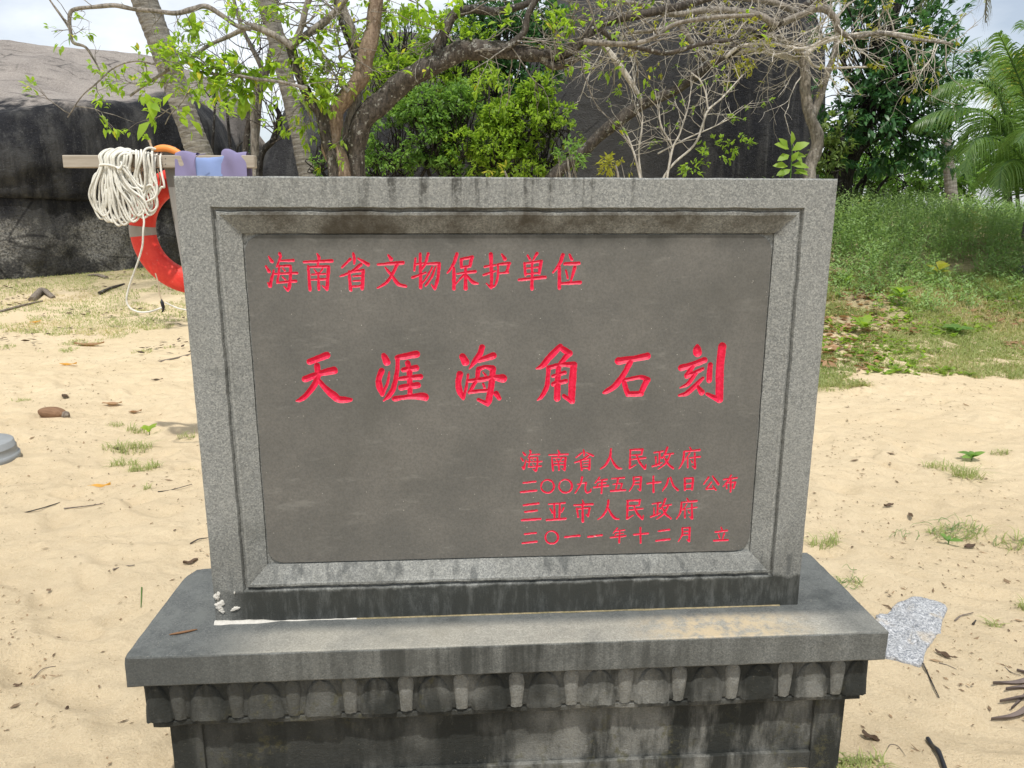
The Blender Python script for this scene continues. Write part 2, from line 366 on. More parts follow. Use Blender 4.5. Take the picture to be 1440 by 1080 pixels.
MAT['leaf_dark'] = mat_leaf('leaf_dark', (.03, .095, .04), (.085, .19, .065), (.12, .3, .07), .32, .38)
MAT['leaf_olive'] = mat_leaf('leaf_olive', (.09, .15, .04), (.18, .24, .07), (.25, .36, .07), .35)
MAT['leaf_yellow'] = mat_leaf('leaf_yellow', (.22, .25, .03), (.35, .33, .05), (.5, .5, .06), .45)
MAT['frond'] = mat_leaf('frond', (.07, .15, .045), (.17, .26, .07), (.26, .44, .07), .38, .35)
MAT['frond_grey'] = mat_leaf('frond_grey', (.12, .11, .09), (.16, .18, .08), (.2, .2, .1), .3, .6)
MAT['weed'] = mat_leaf('weed', (.15, .26, .09), (.34, .46, .18), (.3, .46, .12), .4, .6, yellow=(.42, .38, .14))
MAT['grass'] = mat_leaf('grass', (.18, .25, .07), (.42, .42, .19), (.40, .45, .16), .35, .7, yellow=(.50, .42, .25), yt=.72)
MAT['dryleaf'] = mat_leaf('dryleaf', (.20, .10, .045), (.42, .27, .15), (.4, .22, .08), .2, .7)
MAT['brownleaf'] = mat_leaf('brownleaf', (.05, .03, .018), (.11, .07, .04), (.1, .05, .02), .1, .7)
MAT['orangeleaf'] = mat_leaf('orangeleaf', (.55, .26, .04), (.62, .36, .07), (.6, .3, .03), .3, .6)
MAT['debris'] = mat_leaf('debris', (.06, .04, .025), (.36, .25, .14), (.1, .06, .03), .05, .9)

def plain(name, col, rough=.6, bs=0, bd=.002, spec=.35, var=.2):
    k = M(name); c = k.mix(k.noise(12, 4, .6), tuple(v * (1 - var) for v in col), tuple(min(1, v * (1 + var)) for v in col))
    return k.bsdf(c, rough, k.bump(k.noise(bs, 3), bd, .6) if bs else None, spec)
k = M('weathered_wood'); n = k.noise(1, 5, .7, k.map(scale=(3, 40, 40)))
MAT['wood'] = k.bsdf(k.mix(n, (.24, .20, .155), (.46, .42, .35)), .85, k.bump(n, .003), .2)
k = M('post_wood'); n = k.noise(1, 5, .7, k.map(scale=(40, 40, 3)))
MAT['postwood'] = k.bsdf(k.mix(n, (.17, .165, .155), (.33, .32, .30)), .85, k.bump(n, .003), .2)
k = M('buoy_red'); n = k.noise(9, 6, .75); c = k.mix(k.mr(n, .3, .7), (.62, .030, .022), (.74, .06, .04)); c = k.mix(k.mr(k.noise(34, 6, .8), .58, .68, 0, .6), c, (.70, .22, .17))
MAT['buoy'] = k.bsdf(c, .55, k.bump(n, .002), .3)
MAT['band'] = plain('reflective_band', (.30, .28, .25), .5, 200, .001)
k = M('rope_white'); wv = k.nd('ShaderNodeTexWave'); k.put(wv.inputs['Vector'], k.obj); wv.inputs['Scale'].default_value = 55; wv.inputs['Distortion'].default_value = 2
MAT['rope'] = k.bsdf(k.mix(k.mr(k.noise(14, 4, .7), .4, .7), (.72, .71, .64), (.52, .50, .43)), .85, k.bump(wv.outputs['Fac'], .0012, .8), .2)
MAT['rope_tan'] = plain('rope_tan', (.40, .32, .22), .9)
MAT['orange'] = plain('orange_foam', (.78, .27, .06), .5, 60, .001)
MAT['cloth_purple'] = plain('cloth_purple', (.20, .18, .30), .85, 500, .0005, .15, .06)
MAT['cloth_blue'] = plain('cloth_blue', (.20, .27, .48), .85, 500, .0005, .15, .06)
MAT['black'] = plain('black_plastic', (.015, .016, .02), .4)
MAT['grey_plastic'] = plain('grey_plastic', (.27, .285, .29), .55, 40, .002, .25, .2)
MAT['white_label'] = plain('white_label', (.75, .77, .8), .5, var=.03)
k = M('cement'); n = k.noise(120, 3, .8)
c = k.mix(k.mr(n, .3, .7), (.20, .21, .22), (.66, .67, .68)); c = k.mix(k.mr(k.voro(200, outp='Color'), .55, .75, 0, .5), c, (.1, .12, .15))
c = k.mix(k.mr(k.noise(7, 5, .7), .52, .66, 0, .45), c, (.56, .45, .29))
MAT['cement'] = k.bsdf(c, .9, k.bump(k.noise(150, 4, .8), .006), .3)
k = M('husk'); n = k.noise(1, 5, .7, k.map(scale=(8, 70, 70))); MAT['husk'] = k.bsdf(k.mix(n, (.10, .055, .03), (.33, .20, .12)), .9, k.bump(n, .008), .15)
MAT['driftwood'] = mat_bark('driftwood', (.13, .10, .08), (.30, .26, .21), .1, 2.)
MAT['frond_dead'] = plain('dead_frond', (.15, .12, .105), .8, 60, .004, var=.5)
MAT['joint'] = plain('joint_dirt', (.02, .02, .018), .95)

# ------------------------------------------------------------------ ground
def axis(lo, hi, fine_lo, fine_hi, d, g=1.06):
    a = list(np.arange(fine_lo, fine_hi, d)); x = a[-1]; s = d
    while x < hi: s *= g; x += s; a.append(x)
    x = a[0]; s = d; b = []
    while x > lo: s *= g; x -= s; b.append(x)
    return np.array(b[::-1] + a)
gx = axis(-400, 400, -4.6, 4.6, .022, 1.055); gy = axis(-30, 900, .9, 8.2, .022, 1.055)
GX, GY = np.meshgrid(gx, gy, indexing='ij')
GZ = hground(GX, GY)
def vnoise(x, y, seed):
    """fast lattice value noise, -1..1"""
    r = np.random.default_rng(seed).uniform(-1, 1, (256, 256)); xi = np.floor(x).astype(int); yi = np.floor(y).astype(int)
    fx = x - xi; fy = y - yi; fx = fx * fx * (3 - 2 * fx); fy = fy * fy * (3 - 2 * fy)
    a = r[xi % 256, yi % 256]; b = r[(xi + 1) % 256, yi % 256]; c = r[xi % 256, (yi + 1) % 256]; d = r[(xi + 1) % 256, (yi + 1) % 256]
    return a * (1 - fx) * (1 - fy) + b * fx * (1 - fy) + c * (1 - fx) * fy + d * fx * fy
near = np.exp(-np.maximum(0, GY - 6) / 5)
wx = GX + .12 * vnoise(GX * 3, GY * 3, 5); wy = GY + .12 * vnoise(GX * 3, GY * 3, 6)
rel = .014 * vnoise(wx * 3.1, wy * 3.6, 1) + .013 * vnoise(wx * 7 + 3, wy * 9, 2) + .0085 * vnoise(wx * 15, wy * 22 + wx * 9, 3) + .0042 * vnoise(wx * 33, wy * 38, 4)
# scuffed hollows left by feet
for i in range(260):
    cx, cy = rnd.uniform(-4.5, 4.5), rnd.uniform(1.2, 7.5); a = rnd.uniform(0, 3.14); l, s_ = rnd.uniform(.10, .16), rnd.uniform(.05, .08)
    dx, dy = GX - cx, GY - cy; u_ = (dx * math.cos(a) + dy * math.sin(a)) / l; v_ = (-dx * math.sin(a) + dy * math.cos(a)) / s_; q = u_ * u_ + v_ * v_
    rel += -.019 * np.exp(-q * 1.2) + .010 * np.exp(-(np.sqrt(q) - 1.35) ** 2 * 6)
GZ = GZ + rel * np.clip(near, 0.3, 1)
GZ = np.where((np.abs(GX) < .9) & (GY > 1.6) & (GY < 2.1), np.minimum(GZ, .0), GZ)
mb = MB(); mb.grid(np.stack([GX, GY, GZ], -1))
V = np.vstack(mb.V); ground = mesh_np('beach_ground', V, [np.vstack(mb.Q)[:, ::-1]], MAT['sand'], None, True, kind='structure')
if ground.data.polygons[0].normal.z < 0: ground.data.flip_normals()
ground['label'] = 'pale sandy beach ground rising to a weedy bank'

# ------------------------------------------------------------------ monument
ZB = 0.431                                      # height of the cap's top above the sand
ROOT = empty('stone_monument', (0.0057, 1.755, 0), 'grey granite heritage tablet with carved red characters, standing on a stained petal-carved pedestal', 'monument', rz=YAW)
MC = np.array([-.116573, -1.751149, 1.009790]); _mf = np.array([math.sin(YAW) * math.cos(PITCH), math.cos(YAW) * math.cos(PITCH), -math.sin(PITCH)])
_mr = np.cross(_mf, [0, 0, 1.]); _mr /= np.linalg.norm(_mr); _mu = np.cross(_mr, _mf)
_mr, _mu = math.cos(ROLL) * _mr + math.sin(ROLL) * _mu, -math.sin(ROLL) * _mr + math.cos(ROLL) * _mu
PY = 0.025                                      # the field lies this far behind the frame's face
def onpanel(px, py):
    d = _mf + (px - 720) / F * _mr - (py - 540) / F * _mu
    p = MC + d * ((PY - MC[1]) / d[1]); return p[0], p[2] + ZB

# frame: rings from the outer back edge to the field opening
HX, Z0, Z1 = .75, ZB, ZB + 1.0839
IX, IZ0, IZ1 = .676, ZB + .083, ZB + 1.018          # line of the groove
OX, OZ0, OZ1 = .619, ZB + .143, ZB + .960           # opening of the field
rings = []
def ring(x, z0, z1, y, j=0.): rings.append((x, z0, z1, y, j))
def lerp3(t): return (IX + (OX - IX) * t, IZ0 + (OZ0 - IZ0) * t, IZ1 + (OZ1 - IZ1) * t)
ring(.02, ZB+.5, ZB+.52, .16); ring(HX - .006, Z0, Z1 - .006, .16); ring(HX, Z0, Z1, .155); ring(HX, Z0, Z1, .003, .0008); ring(HX - .0035, Z0, Z1 - .0035, 0, .0005)
ring(IX, IZ0, IZ1, 0, .0016)
for t, y, j in ((.03, .006, .0016), (.06, .012, .002), (.14, .012, .002), (.17, .005, .0022), (.20, .0015, .0022), (.30, .0015, .001), (.35, .004, .001), (1.0, .024, .0012), (1.0, .034, .001)):
    ring(*lerp3(t), y, j)
n = 150; rows = []
for (x, z0, z1, y, j) in rings:
    c4 = [(-x, z0), (x, z0), (x, z1), (-x, z1)]; pts = []
    for e in range(4):
        a, b = c4[e], c4[(e + 1) % 4]
        for i in range(n):
            t = i / n; pts.append((a[0] + (b[0] - a[0]) * t, y, a[1] + (b[1] - a[1]) * t))
    rows.append(pts)
R = np.array(rows)
for i, rg_ in enumerate(rings):
    if rg_[4]:
        q = R[i]
        for ax, sd_ in ((0, 1), (2, 2)):
            nn = nfield(q * [1, 0, 1], 14, sd_) * 1.0 + nfield(q * [1, 0, 1], 60, sd_ + 5) * .7
            R[i, :, ax] += nn * rg_[4]
mb = MB(); mb.grid(R, closev=True)
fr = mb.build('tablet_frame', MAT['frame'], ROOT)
# flat floor of the opening, seen in the corners round the field
mb = MB(); mb.grid(np.array([[(x, .031, z) for z in (OZ0 - .01, OZ1 + .01)] for x in (-OX - .01, OX + .01)])); mb.build('corner_spandrel', MAT['frame'], ROOT)

# ---- carved characters. Each glyph: strokes of x,y,radius points traced in an enlarged view of the photograph
GL = {
'hai': "108,125,7 135,165,12|82,205,7 110,250,12|150,240,6 130,320,10 118,370,14|118,372,10 100,345,6|200,100,12 205,130,10 175,210,6|195,160,7 315,155,10|195,205,7 290,202,10|195,205,8 190,270,8 180,345,8|290,205,11 290,300,11 280,380,12 268,410,8|268,408,8 235,375,5|160,270,6 345,262,10|180,345,7 335,330,10|225,222,5 245,245,7|225,295,5 245,315,7",
'nan': "515,100,5 530,130,12 528,160,8|405,170,9 640,160,12|525,160,9 520,205,7|440,205,9 455,405,12|440,212,7 610,208,10|612,210,12 600,400,12|600,405,8 560,370,4|490,232,5 510,258,6|560,230,6 540,260,5|470,275,5 585,270,7|460,320,5 590,314,8|525,265,7 530,400,10",
'sheng': "820,95,7 830,140,12 828,185,6|795,145,11 725,215,6|860,140,7 945,190,14|885,190,12 800,255,10 710,290,6|785,250,9 798,405,12|790,255,7 900,240,10|905,240,12 895,395,13|820,290,5 885,285,6|820,330,5 885,325,6|800,378,7 890,372,8",
'wen': "1115,110,7 1140,145,14|1030,190,8 1240,175,14|1190,190,12 1140,290,11 1090,350,10 1025,388,6|1090,215,6 1150,290,11 1200,355,14 1265,375,10",
'wu': "-35,140,7 -45,240,7|-40,190,7 40,180,8|5,100,10 10,385,12|-60,300,9 50,260,6|72,100,10 45,190,9 5,250,5|60,185,7 165,182,12|165,182,12 155,300,11 130,395,11|130,398,9 100,360,5|105,215,7 60,300,7 0,375,6|135,215,7 100,300,8 50,370,7",
'bao': "315,100,12 285,190,11 235,262,6|290,220,10 290,395,14|350,145,10 355,215,9|350,145,9 445,128,12|440,130,12 425,205,11|355,215,7 425,205,8|320,268,6 470,250,12|388,225,9 388,395,15|370,280,8 300,362,5|395,280,7 450,340,14 490,350,8",
'hu': "550,210,8 640,195,7|602,105,14 608,300,11 605,385,12|605,390,9 565,350,5|540,280,9 640,245,6|695,105,7 720,145,14|660,190,8 760,180,12|755,185,11 735,255,9|670,265,6 745,258,8|662,190,8 660,290,8 640,360,8 605,390,6",
'dan': "912,115,7 930,145,9|990,100,12 960,150,6|885,180,9 893,280,9|885,182,7 1030,162,10|1025,165,12 1010,265,10|890,225,5 1010,212,6|893,272,6 1010,262,7|840,320,10 1060,298,13|950,165,7 948,395,13",
'wei': "1210,110,13 1180,190,12 1125,260,5|1180,210,11 1180,390,13|1265,108,8 1285,150,11|1225,185,11 1345,180,12|1235,240,6 1250,305,9|1310,215,12 1275,340,8|1195,352,10 1355,342,13",
'Tian': "232,252,26 390,192,30|190,412,28 330,360,26 455,332,34|300,285,24 305,370,26 285,450,26 215,545,24 150,600,20 110,612,8|305,410,16 380,500,26 450,560,34 500,598,31 565,602,26 612,602,14",
'Ya': "912,190,17 925,215,28 942,255,32|895,335,26 868,415,25 875,480,28 900,555,16|900,555,16 950,440,12 965,345,7|1040,215,24 1215,182,31|1045,220,18 1035,350,19 1005,490,22 965,560,22 915,610,7|1095,328,22 1210,310,28|1135,262,22 1150,350,24 1155,540,20|1060,408,16 1250,390,25|1075,490,26 1225,468,28|1015,592,24 1130,575,20 1280,572,34 1300,595,18",
'Hai': "200,205,28 225,255,34|175,365,28 160,450,25 175,530,26 205,590,14|205,588,14 235,480,12 250,370,9|378,120,26 360,180,25 310,250,23 265,315,7|355,240,20 480,197,30|345,330,22 332,410,17 300,470,16 265,530,13|345,322,22 410,300,17 475,312,27|480,320,25 470,420,26 455,530,28 440,610,28 430,655,9|430,640,20 345,602,15|250,430,16 360,418,21 480,400,23 570,405,37|262,532,16 350,522,16 440,518,14|388,350,7 412,380,11|388,455,9 402,488,11|508,545,24 538,590,18",
'Jiao': "1100,110,21 1060,150,27 980,235,27 935,290,23 880,315,7|1115,130,23 1180,175,31|1175,180,26 1120,245,22 1090,280,17|990,320,20 985,400,19 975,480,22 930,570,18 890,605,7|990,310,20 1100,280,19 1225,280,28|1222,290,29 1212,420,32 1205,560,30 1215,622,17|1205,620,20 1130,565,16|1085,290,20 1075,440,26 1070,590,28|1030,385,15 1140,352,18|1035,458,22 1150,430,20",
'Shi': "262,245,33 400,225,26 525,200,30|370,250,26 330,330,23 280,410,26 220,480,26 150,525,20 120,540,8|308,430,20 335,520,22 352,555,20|320,420,16 460,395,18 530,418,24|520,425,26 480,510,24 467,548,20|350,550,25 470,546,23",
'Ke': "985,105,14 985,140,34 988,168,38|838,308,28 940,280,26 1052,237,26|948,290,20 890,380,24|890,384,22 970,350,18 1035,318,15|970,360,18 900,455,17 830,490,8|1035,405,15 960,480,22 890,542,21 820,562,10|990,482,14 1025,532,27|1105,282,22 1095,420,25|1215,112,35 1195,300,34 1190,480,34 1190,598,32|1185,602,24 1075,548,14",
'ren': "940,75,8 930,150,9 890,225,9 840,265,4|930,140,6 970,215,10 1005,255,11 1040,262,6",
'min': "40,85,7 160,80,9|158,85,8 150,130,7|45,135,5 150,130,6|45,85,8 38,255,9|38,258,8 95,225,4|60,175,6 185,160,8|100,130,6 130,200,9 180,262,9|182,262,8 192,225,3",
'zheng': "270,110,6 350,98,8|322,105,7 318,225,6|320,158,5 350,152,6|285,150,6 288,235,6|255,240,9 345,205,5|395,60,9 370,130,7 345,165,4|375,130,5 450,118,8|425,125,7 380,210,8 310,265,4|365,150,5 400,215,9 450,258,8",
'fu': "608,60,5 622,85,9|555,100,6 700,85,9|555,100,8 545,190,8 505,262,4|605,115,6 565,180,4|588,160,6 588,250,7|610,160,5 705,148,8|655,115,7 658,255,9|658,260,7 630,238,4|620,185,4 632,205,6",
'er': "110,398,7 225,385,8|85,485,8 230,470,9",
'jiu': "665,345,8 650,410,7 600,495,4|625,410,6 705,395,7|705,395,7 695,450,6 710,488,8 745,480,8|745,480,8 750,455,3",
'nian': "830,345,8 790,400,4|820,375,5 900,365,7|815,405,5 890,398,6|815,405,5 812,440,5|765,442,6 912,425,8|855,370,7 850,495,8",
'wu5': "950,358,6 1065,348,7|1010,355,7 985,460,6|960,412,5 1045,402,6|1045,405,7 1030,460,7|935,475,8 1075,465,9",
'yue': "75,345,7 72,410,7 35,475,5|75,345,6 145,340,7|145,342,8 138,470,8|138,472,6 115,455,3|80,380,4 140,376,5|78,412,4 140,408,5",
'shi': "205,403,7 330,390,8|262,335,7 264,485,8",
'ba': "405,355,7 385,420,8 348,472,5|425,345,6 450,420,8 495,465,8",
'ri': "560,355,7 562,465,8|560,355,6 640,350,7|640,352,8 630,462,8|565,405,5 632,402,5|562,455,6 632,452,6",
'gong': "785,345,7 740,410,5|825,335,6 880,410,10|812,390,6 765,455,7|765,458,6 845,450,7|825,425,5 855,465,8",
'bu': "930,365,6 1055,350,8|1000,325,7 970,380,6 925,430,4|955,400,5 960,450,6|955,400,5 1040,390,7|1040,392,7 1025,445,8|998,370,7 995,480,8",
'san': "110,610,9 250,592,9|125,673,8 235,660,9|92,752,9 268,740,10",
'ya': "350,600,7 500,588,8|400,600,8 405,740,8|455,595,8 450,738,8|362,640,5 385,680,8|490,635,9 470,678,4|330,750,9 508,738,10",
'shi4': "668,560,5 680,590,9|590,610,7 765,600,9|615,640,7 628,722,8|615,645,6 735,635,7|738,636,8 722,715,9|722,715,8 705,700,3|670,600,8 672,765,10",
'yi': "505,912,8 640,898,9",
'li': "905,818,5 915,845,8|850,865,6 960,850,8|880,885,5 893,920,6|935,875,7 918,935,5|838,946,8 968,940,9",
}
def parse(s): return [[tuple(float(v) for v in p.split(',')) for p in st.split()] for st in s.split('|')]
def ringst(cx, cy, r, w_=7):
    return [[(cx + r * math.cos(a), cy + r * math.sin(a), w_ + 1.5 * math.cos(a - .6)) for a in np.linspace(0, 2 * math.pi, 25)]]
C1, C2, B1, B2, B3, D1, D2 = (360, 340, 6), (590, 340, 6), (400, 470, 6.5454), (620, 470, 6.5454), (830, 470, 6.5454), (720, 620, 6.753), (880, 620, 6.753)
def fit(name, box):
    st = parse(GL[name]); a = np.array([p for s in st for p in s]); lo, hi = a[:, :2].min(0), a[:, :2].max(0)
    f = (np.array(box[2:]) - box[:2]) / np.maximum(hi - lo, 1); rf = float(np.mean(f)) if min(f) > .3 else 1
    return [[(box[0] + (x - lo[0]) * f[0], box[1] + (y - lo[1]) * f[1], r * rf) for x, y, r in s] for s in st]
CH = []
for nme in ('hai', 'nan', 'sheng', 'wen'): CH.append((parse(GL[nme]), C1))
for nme in ('wu', 'bao', 'hu', 'dan', 'wei'): CH.append((parse(GL[nme]), C2))
nmid = len(CH)
for nme, c_ in (('Tian', B1), ('Ya', B1), ('Hai', B2), ('Jiao', B2), ('Shi', B3), ('Ke', B3)): CH.append((parse(GL[nme]), c_))
nbig = len(CH)
CH += [(fit('hai', (84, 92, 282, 288)), D1), (fit('nan', (352, 88, 530, 280)), D1), (fit('sheng', (597, 82, 770, 275)), D1), (parse(GL['ren']), D1),
       (parse(GL['min']), D2), (parse(GL['zheng']), D2), (parse(GL['fu']), D2)]
CH += [(parse(GL['er']), D1), (ringst(337, 430, 62), D1), (ringst(508, 428, 62), D1), (parse(GL['jiu']), D1), (parse(GL['nian']), D1), (parse(GL['wu5']), D1)]
CH += [(parse(GL[q]), D2) for q in ('yue', 'shi', 'ba', 'ri', 'gong', 'bu')]
CH += [(parse(GL['san']), D1), (parse(GL['ya']), D1), (parse(GL['shi4']), D1), (fit('ren', (815, 563, 1015, 745)), D1), (fit('min', (12, 562, 168, 742)), D2), (fit('zheng', (238, 550, 430, 742)), D2), (fit('fu', (482, 545, 675, 740)), D2)]
CH += [(fit('er', (98, 872, 232, 970)), D1), (ringst(377, 915, 60), D1), (parse(GL['yi']), D1), (fit('yi', (724, 894, 852, 909)), D1), (fit('nian', (935, 828, 1078, 965)), D1),
       (fit('shi', (78, 824, 212, 968)), D2), (fit('er', (288, 842, 416, 948)), D2), (fit('yue', (498, 822, 608, 955)), D2), (parse(GL['li']), D2)]

panelV, panelQ, panelT = [], [], []; pn = 0
boxes = []
def clip_patch(sx, sz, h, Sd, x0, z0, depth_k, dmax):
    """split the cell grid along the zero line of Sd; returns (groove V, T, sd), (stone V, Q, T)"""
    nx, nz_ = Sd.shape
    X_, Z_ = np.meshgrid(x0 + sx * np.arange(nx), z0 + sz * np.arange(nz_), indexing='ij')
    P2 = np.stack([X_.ravel(), Z_.ravel()], 1); s = Sd.ravel().copy(); s[np.abs(s) < 1e-6] = 1e-6
    I = np.arange(nx * nz_).reshape(nx, nz_)
    B = 8; stoneQ = []; active = np.ones((nx - 1, nz_ - 1), bool)
    for i in range(0, nx - 1, B):
        for j in range(0, nz_ - 1, B):
            i2, j2 = min(i + B, nx - 1), min(j + B, nz_ - 1)
            if Sd[i:i2 + 1, j:j2 + 1].min() > 0:
                active[i:i2, j:j2] = False; stoneQ.append((I[i, j], I[i2, j], I[i2, j2], I[i, j2]))
    ci, cj = np.nonzero(active); a, b, c, d = I[ci, cj], I[ci + 1, cj], I[ci + 1, cj + 1], I[ci, cj + 1]
    T = np.vstack([np.stack([a, b, c], 1), np.stack([a, c, d], 1)]); sg = s[T] < 0; cnt = sg.sum(1)
    inT = [T[cnt == 3]]; outT = [T[cnt == 0]]
    newP, newS = [], []; base = len(P2)
    for want in (1, 2):
        tt = T[cnt == want]; gg = sg[cnt == want]
        if not len(tt): continue
        odd = np.argmax(gg if want == 1 else ~gg, 1); ar = np.arange(len(tt))
        p0, p1, p2 = tt[ar, odd], tt[ar, (odd + 1) % 3], tt[ar, (odd + 2) % 3]
        def cut(u, v):
            t = (s[u] / (s[u] - s[v]))[:, None]; return P2[u] * (1 - t) + P2[v] * t
        k1 = base + np.arange(len(tt)); k2 = k1 + len(tt); newP += [cut(p0, p1), cut(p0, p2)]; base += 2 * len(tt)
        tip = np.stack([p0, k1, k2], 1); r1 = np.stack([k1, p1, p2], 1); r2 = np.stack([k1, p2, k2], 1)
        if want == 1: inT.append(tip); outT += [r1, r2]
        else: outT.append(tip); inT += [r1, r2]
    if newP: P2 = np.vstack([P2] + newP); s = np.concatenate([s, np.zeros(base - len(s))])
    inT = np.vstack(inT); outT = np.vstack(outT)
    dep = np.where(s < 0, np.minimum(-s * depth_k, dmax - .0006 * np.clip((-s * depth_k - dmax) / .01, 0, 1)), 0)
    return P2, s, dep, inT, outT, np.array(stoneQ)
def weld(V, T, extra=None):
    q, idx, inv = np.unique(np.round(V * 2e5).astype(np.int64), axis=0, return_index=True, return_inverse=True); inv = inv.ravel()
    T2 = inv[T]; ok = np.ones(len(T2), bool)
    for i in range(T2.shape[1]): ok &= T2[:, i] != T2[:, (i + 1) % T2.shape[1]]
    return V[idx], T2[ok], (extra[idx] if extra is not None else None)

charobjs = []
panel_obj = bpy.data.objects.new('panel', bpy.data.meshes.new('panel')); COL.objects.link(panel_obj); panel_obj.parent = ROOT
for ci_, (strokes, (ox, oy, sc_)) in enumerate(CH):
    segs = []
    for st in strokes:
        pts = cr(st, 5) if len(st) > 2 and len(st) < 20 else np.array(st)
        q = []
        for x, y, r in pts:
            px, py = ox + x / sc_, oy + y / sc_; a = onpanel(px, py); b = onpanel(px + 1, py); q.append((a[0], a[1], (max(r, 2) + (2.3 if ci_ < nmid else 1.5 if ci_ < nbig else 2.1)) * 1.06 / sc_ * math.hypot(b[0] - a[0], b[1] - a[1])))
        segs += list(zip(q[:-1], q[1:]))
    A = np.array([a for a, b in segs]); Bv = np.array([b for a, b in segs]); al = np.vstack([A, Bv])
    big = nmid <= ci_ < nbig; h = .00125 if big else (.0010 if ci_ < nmid else .00085); pad = .0022
    x0, x1 = al[:, 0].min() - al[:, 2].max() - pad, al[:, 0].max() + al[:, 2].max() + pad
    z0, z1 = al[:, 1].min() - al[:, 2].max() - pad, al[:, 1].max() + al[:, 2].max() + pad
    for b in boxes:
        if min(x1, b[1]) > max(x0, b[0]) and min(z1, b[3]) > max(z0, b[2]): x0 = b[1] + 1e-4
    nx, nz_ = int((x1 - x0) / h) + 1, int((z1 - z0) / h) + 1
    XX_, ZZ_ = np.meshgrid(x0 + h * np.arange(nx), z0 + h * np.arange(nz_), indexing='ij'); Sd = np.full(XX_.shape, 9.)
    for a, b in zip(A, Bv):
        d = b[:2] - a[:2]; L2 = d @ d + 1e-12; t = np.clip(((XX_ - a[0]) * d[0] + (ZZ_ - a[1]) * d[1]) / L2, 0, 1)
        dd = np.hypot(XX_ - a[0] - t * d[0], ZZ_ - a[1] - t * d[1]) - (a[2] + (b[2] - a[2]) * t); Sd = np.minimum(Sd, dd)
    Sd = Sd + .00045 * vnoise(XX_ * 260, ZZ_ * 260, 11) + .0004 * vnoise(XX_ * 110, ZZ_ * 110, 12)
    Sd[0, :] = Sd[-1, :] = .01; Sd[:, 0] = Sd[:, -1] = .01
    P2, s, dep, inT, outT, sQ = clip_patch(h, h, h, Sd, x0, z0, .85 if big else .75, .0052 if big else .0030)
    V3 = np.stack([P2[:, 0], PY + dep, P2[:, 1]], 1)
    rough_ = np.where(dep > 0, .0004 * vnoise(P2[:, 0] * 300, P2[:, 1] * 300, 3), 0); V3[:, 1] += rough_
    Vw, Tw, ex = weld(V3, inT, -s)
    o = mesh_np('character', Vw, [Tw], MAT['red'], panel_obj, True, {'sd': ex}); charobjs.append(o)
    boxes.append((x0, x0 + h * (nx - 1), z0, z0 + h * (nz_ - 1)))
    V3 = V3.copy(); V3[:, 1] = PY
    panelV.append(V3); panelT.append(outT + pn)
    if len(sQ): panelQ.append(sQ + pn)
    pn += len(V3)
# the rest of the field: rectangles between the character patches, rounded corners, a narrow side wall
FX, FZ0, FZ1, RC = OX - .004, OZ0 + .004, OZ1 - .004, .040
xs = sorted({-FX, -FX + RC, FX - RC, FX} | {v for b in boxes for v in b[:2]}); zs = sorted({FZ0, FZ0 + RC, FZ1 - RC, FZ1} | {v for b in boxes for v in b[2:]})
RV, RQ, RT = [], [], []
for i in range(len(xs) - 1):
    for j in range(len(zs) - 1):
        cx, cz = (xs[i] + xs[i + 1]) / 2, (zs[j] + zs[j + 1]) / 2
        if any(b[0] < cx < b[1] and b[2] < cz < b[3] for b in boxes): continue
        if abs(cx) > FX - RC and (cz < FZ0 + RC or cz > FZ1 - RC): continue
        k0 = len(RV); RV += [(xs[i], PY, zs[j]), (xs[i + 1], PY, zs[j]), (xs[i + 1], PY, zs[j + 1]), (xs[i], PY, zs[j + 1])]; RQ.append((k0, k0 + 1, k0 + 2, k0 + 3))
outline = []
for sx_, sz_, a0 in ((1, 1, 0), (-1, 1, 90), (-1, -1, 180), (1, -1, 270)):
    ccx, ccz = sx_ * (FX - RC), (FZ1 - RC if sz_ > 0 else FZ0 + RC); k0 = len(RV); RV.append((ccx, PY, ccz))
    for q in range(13):
        a = math.radians(a0 + q * 7.5); p = (ccx + RC * math.cos(a), PY, ccz + RC * math.sin(a)); RV.append(p); outline.append(p)
        if q: RT.append((k0, k0 + q, k0 + q + 1))
k0 = len(RV); no = len(outline)
RV += outline + [(x, PY + .005, z) for x, y, z in outline]
RQ += [(k0 + i, k0 + (i + 1) % no, k0 + no + (i + 1) % no, k0 + no + i) for i in range(no)]
panelV.append(np.array(RV)); panelQ.append(np.array(RQ) + pn); panelT.append(np.array(RT) + pn)
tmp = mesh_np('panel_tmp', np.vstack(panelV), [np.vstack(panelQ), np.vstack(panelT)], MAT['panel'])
old = panel_obj.data; panel_obj.data = tmp.data; bpy.data.objects.remove(tmp); bpy.data.meshes.remove(old); panel_obj.data.name = 'panel'

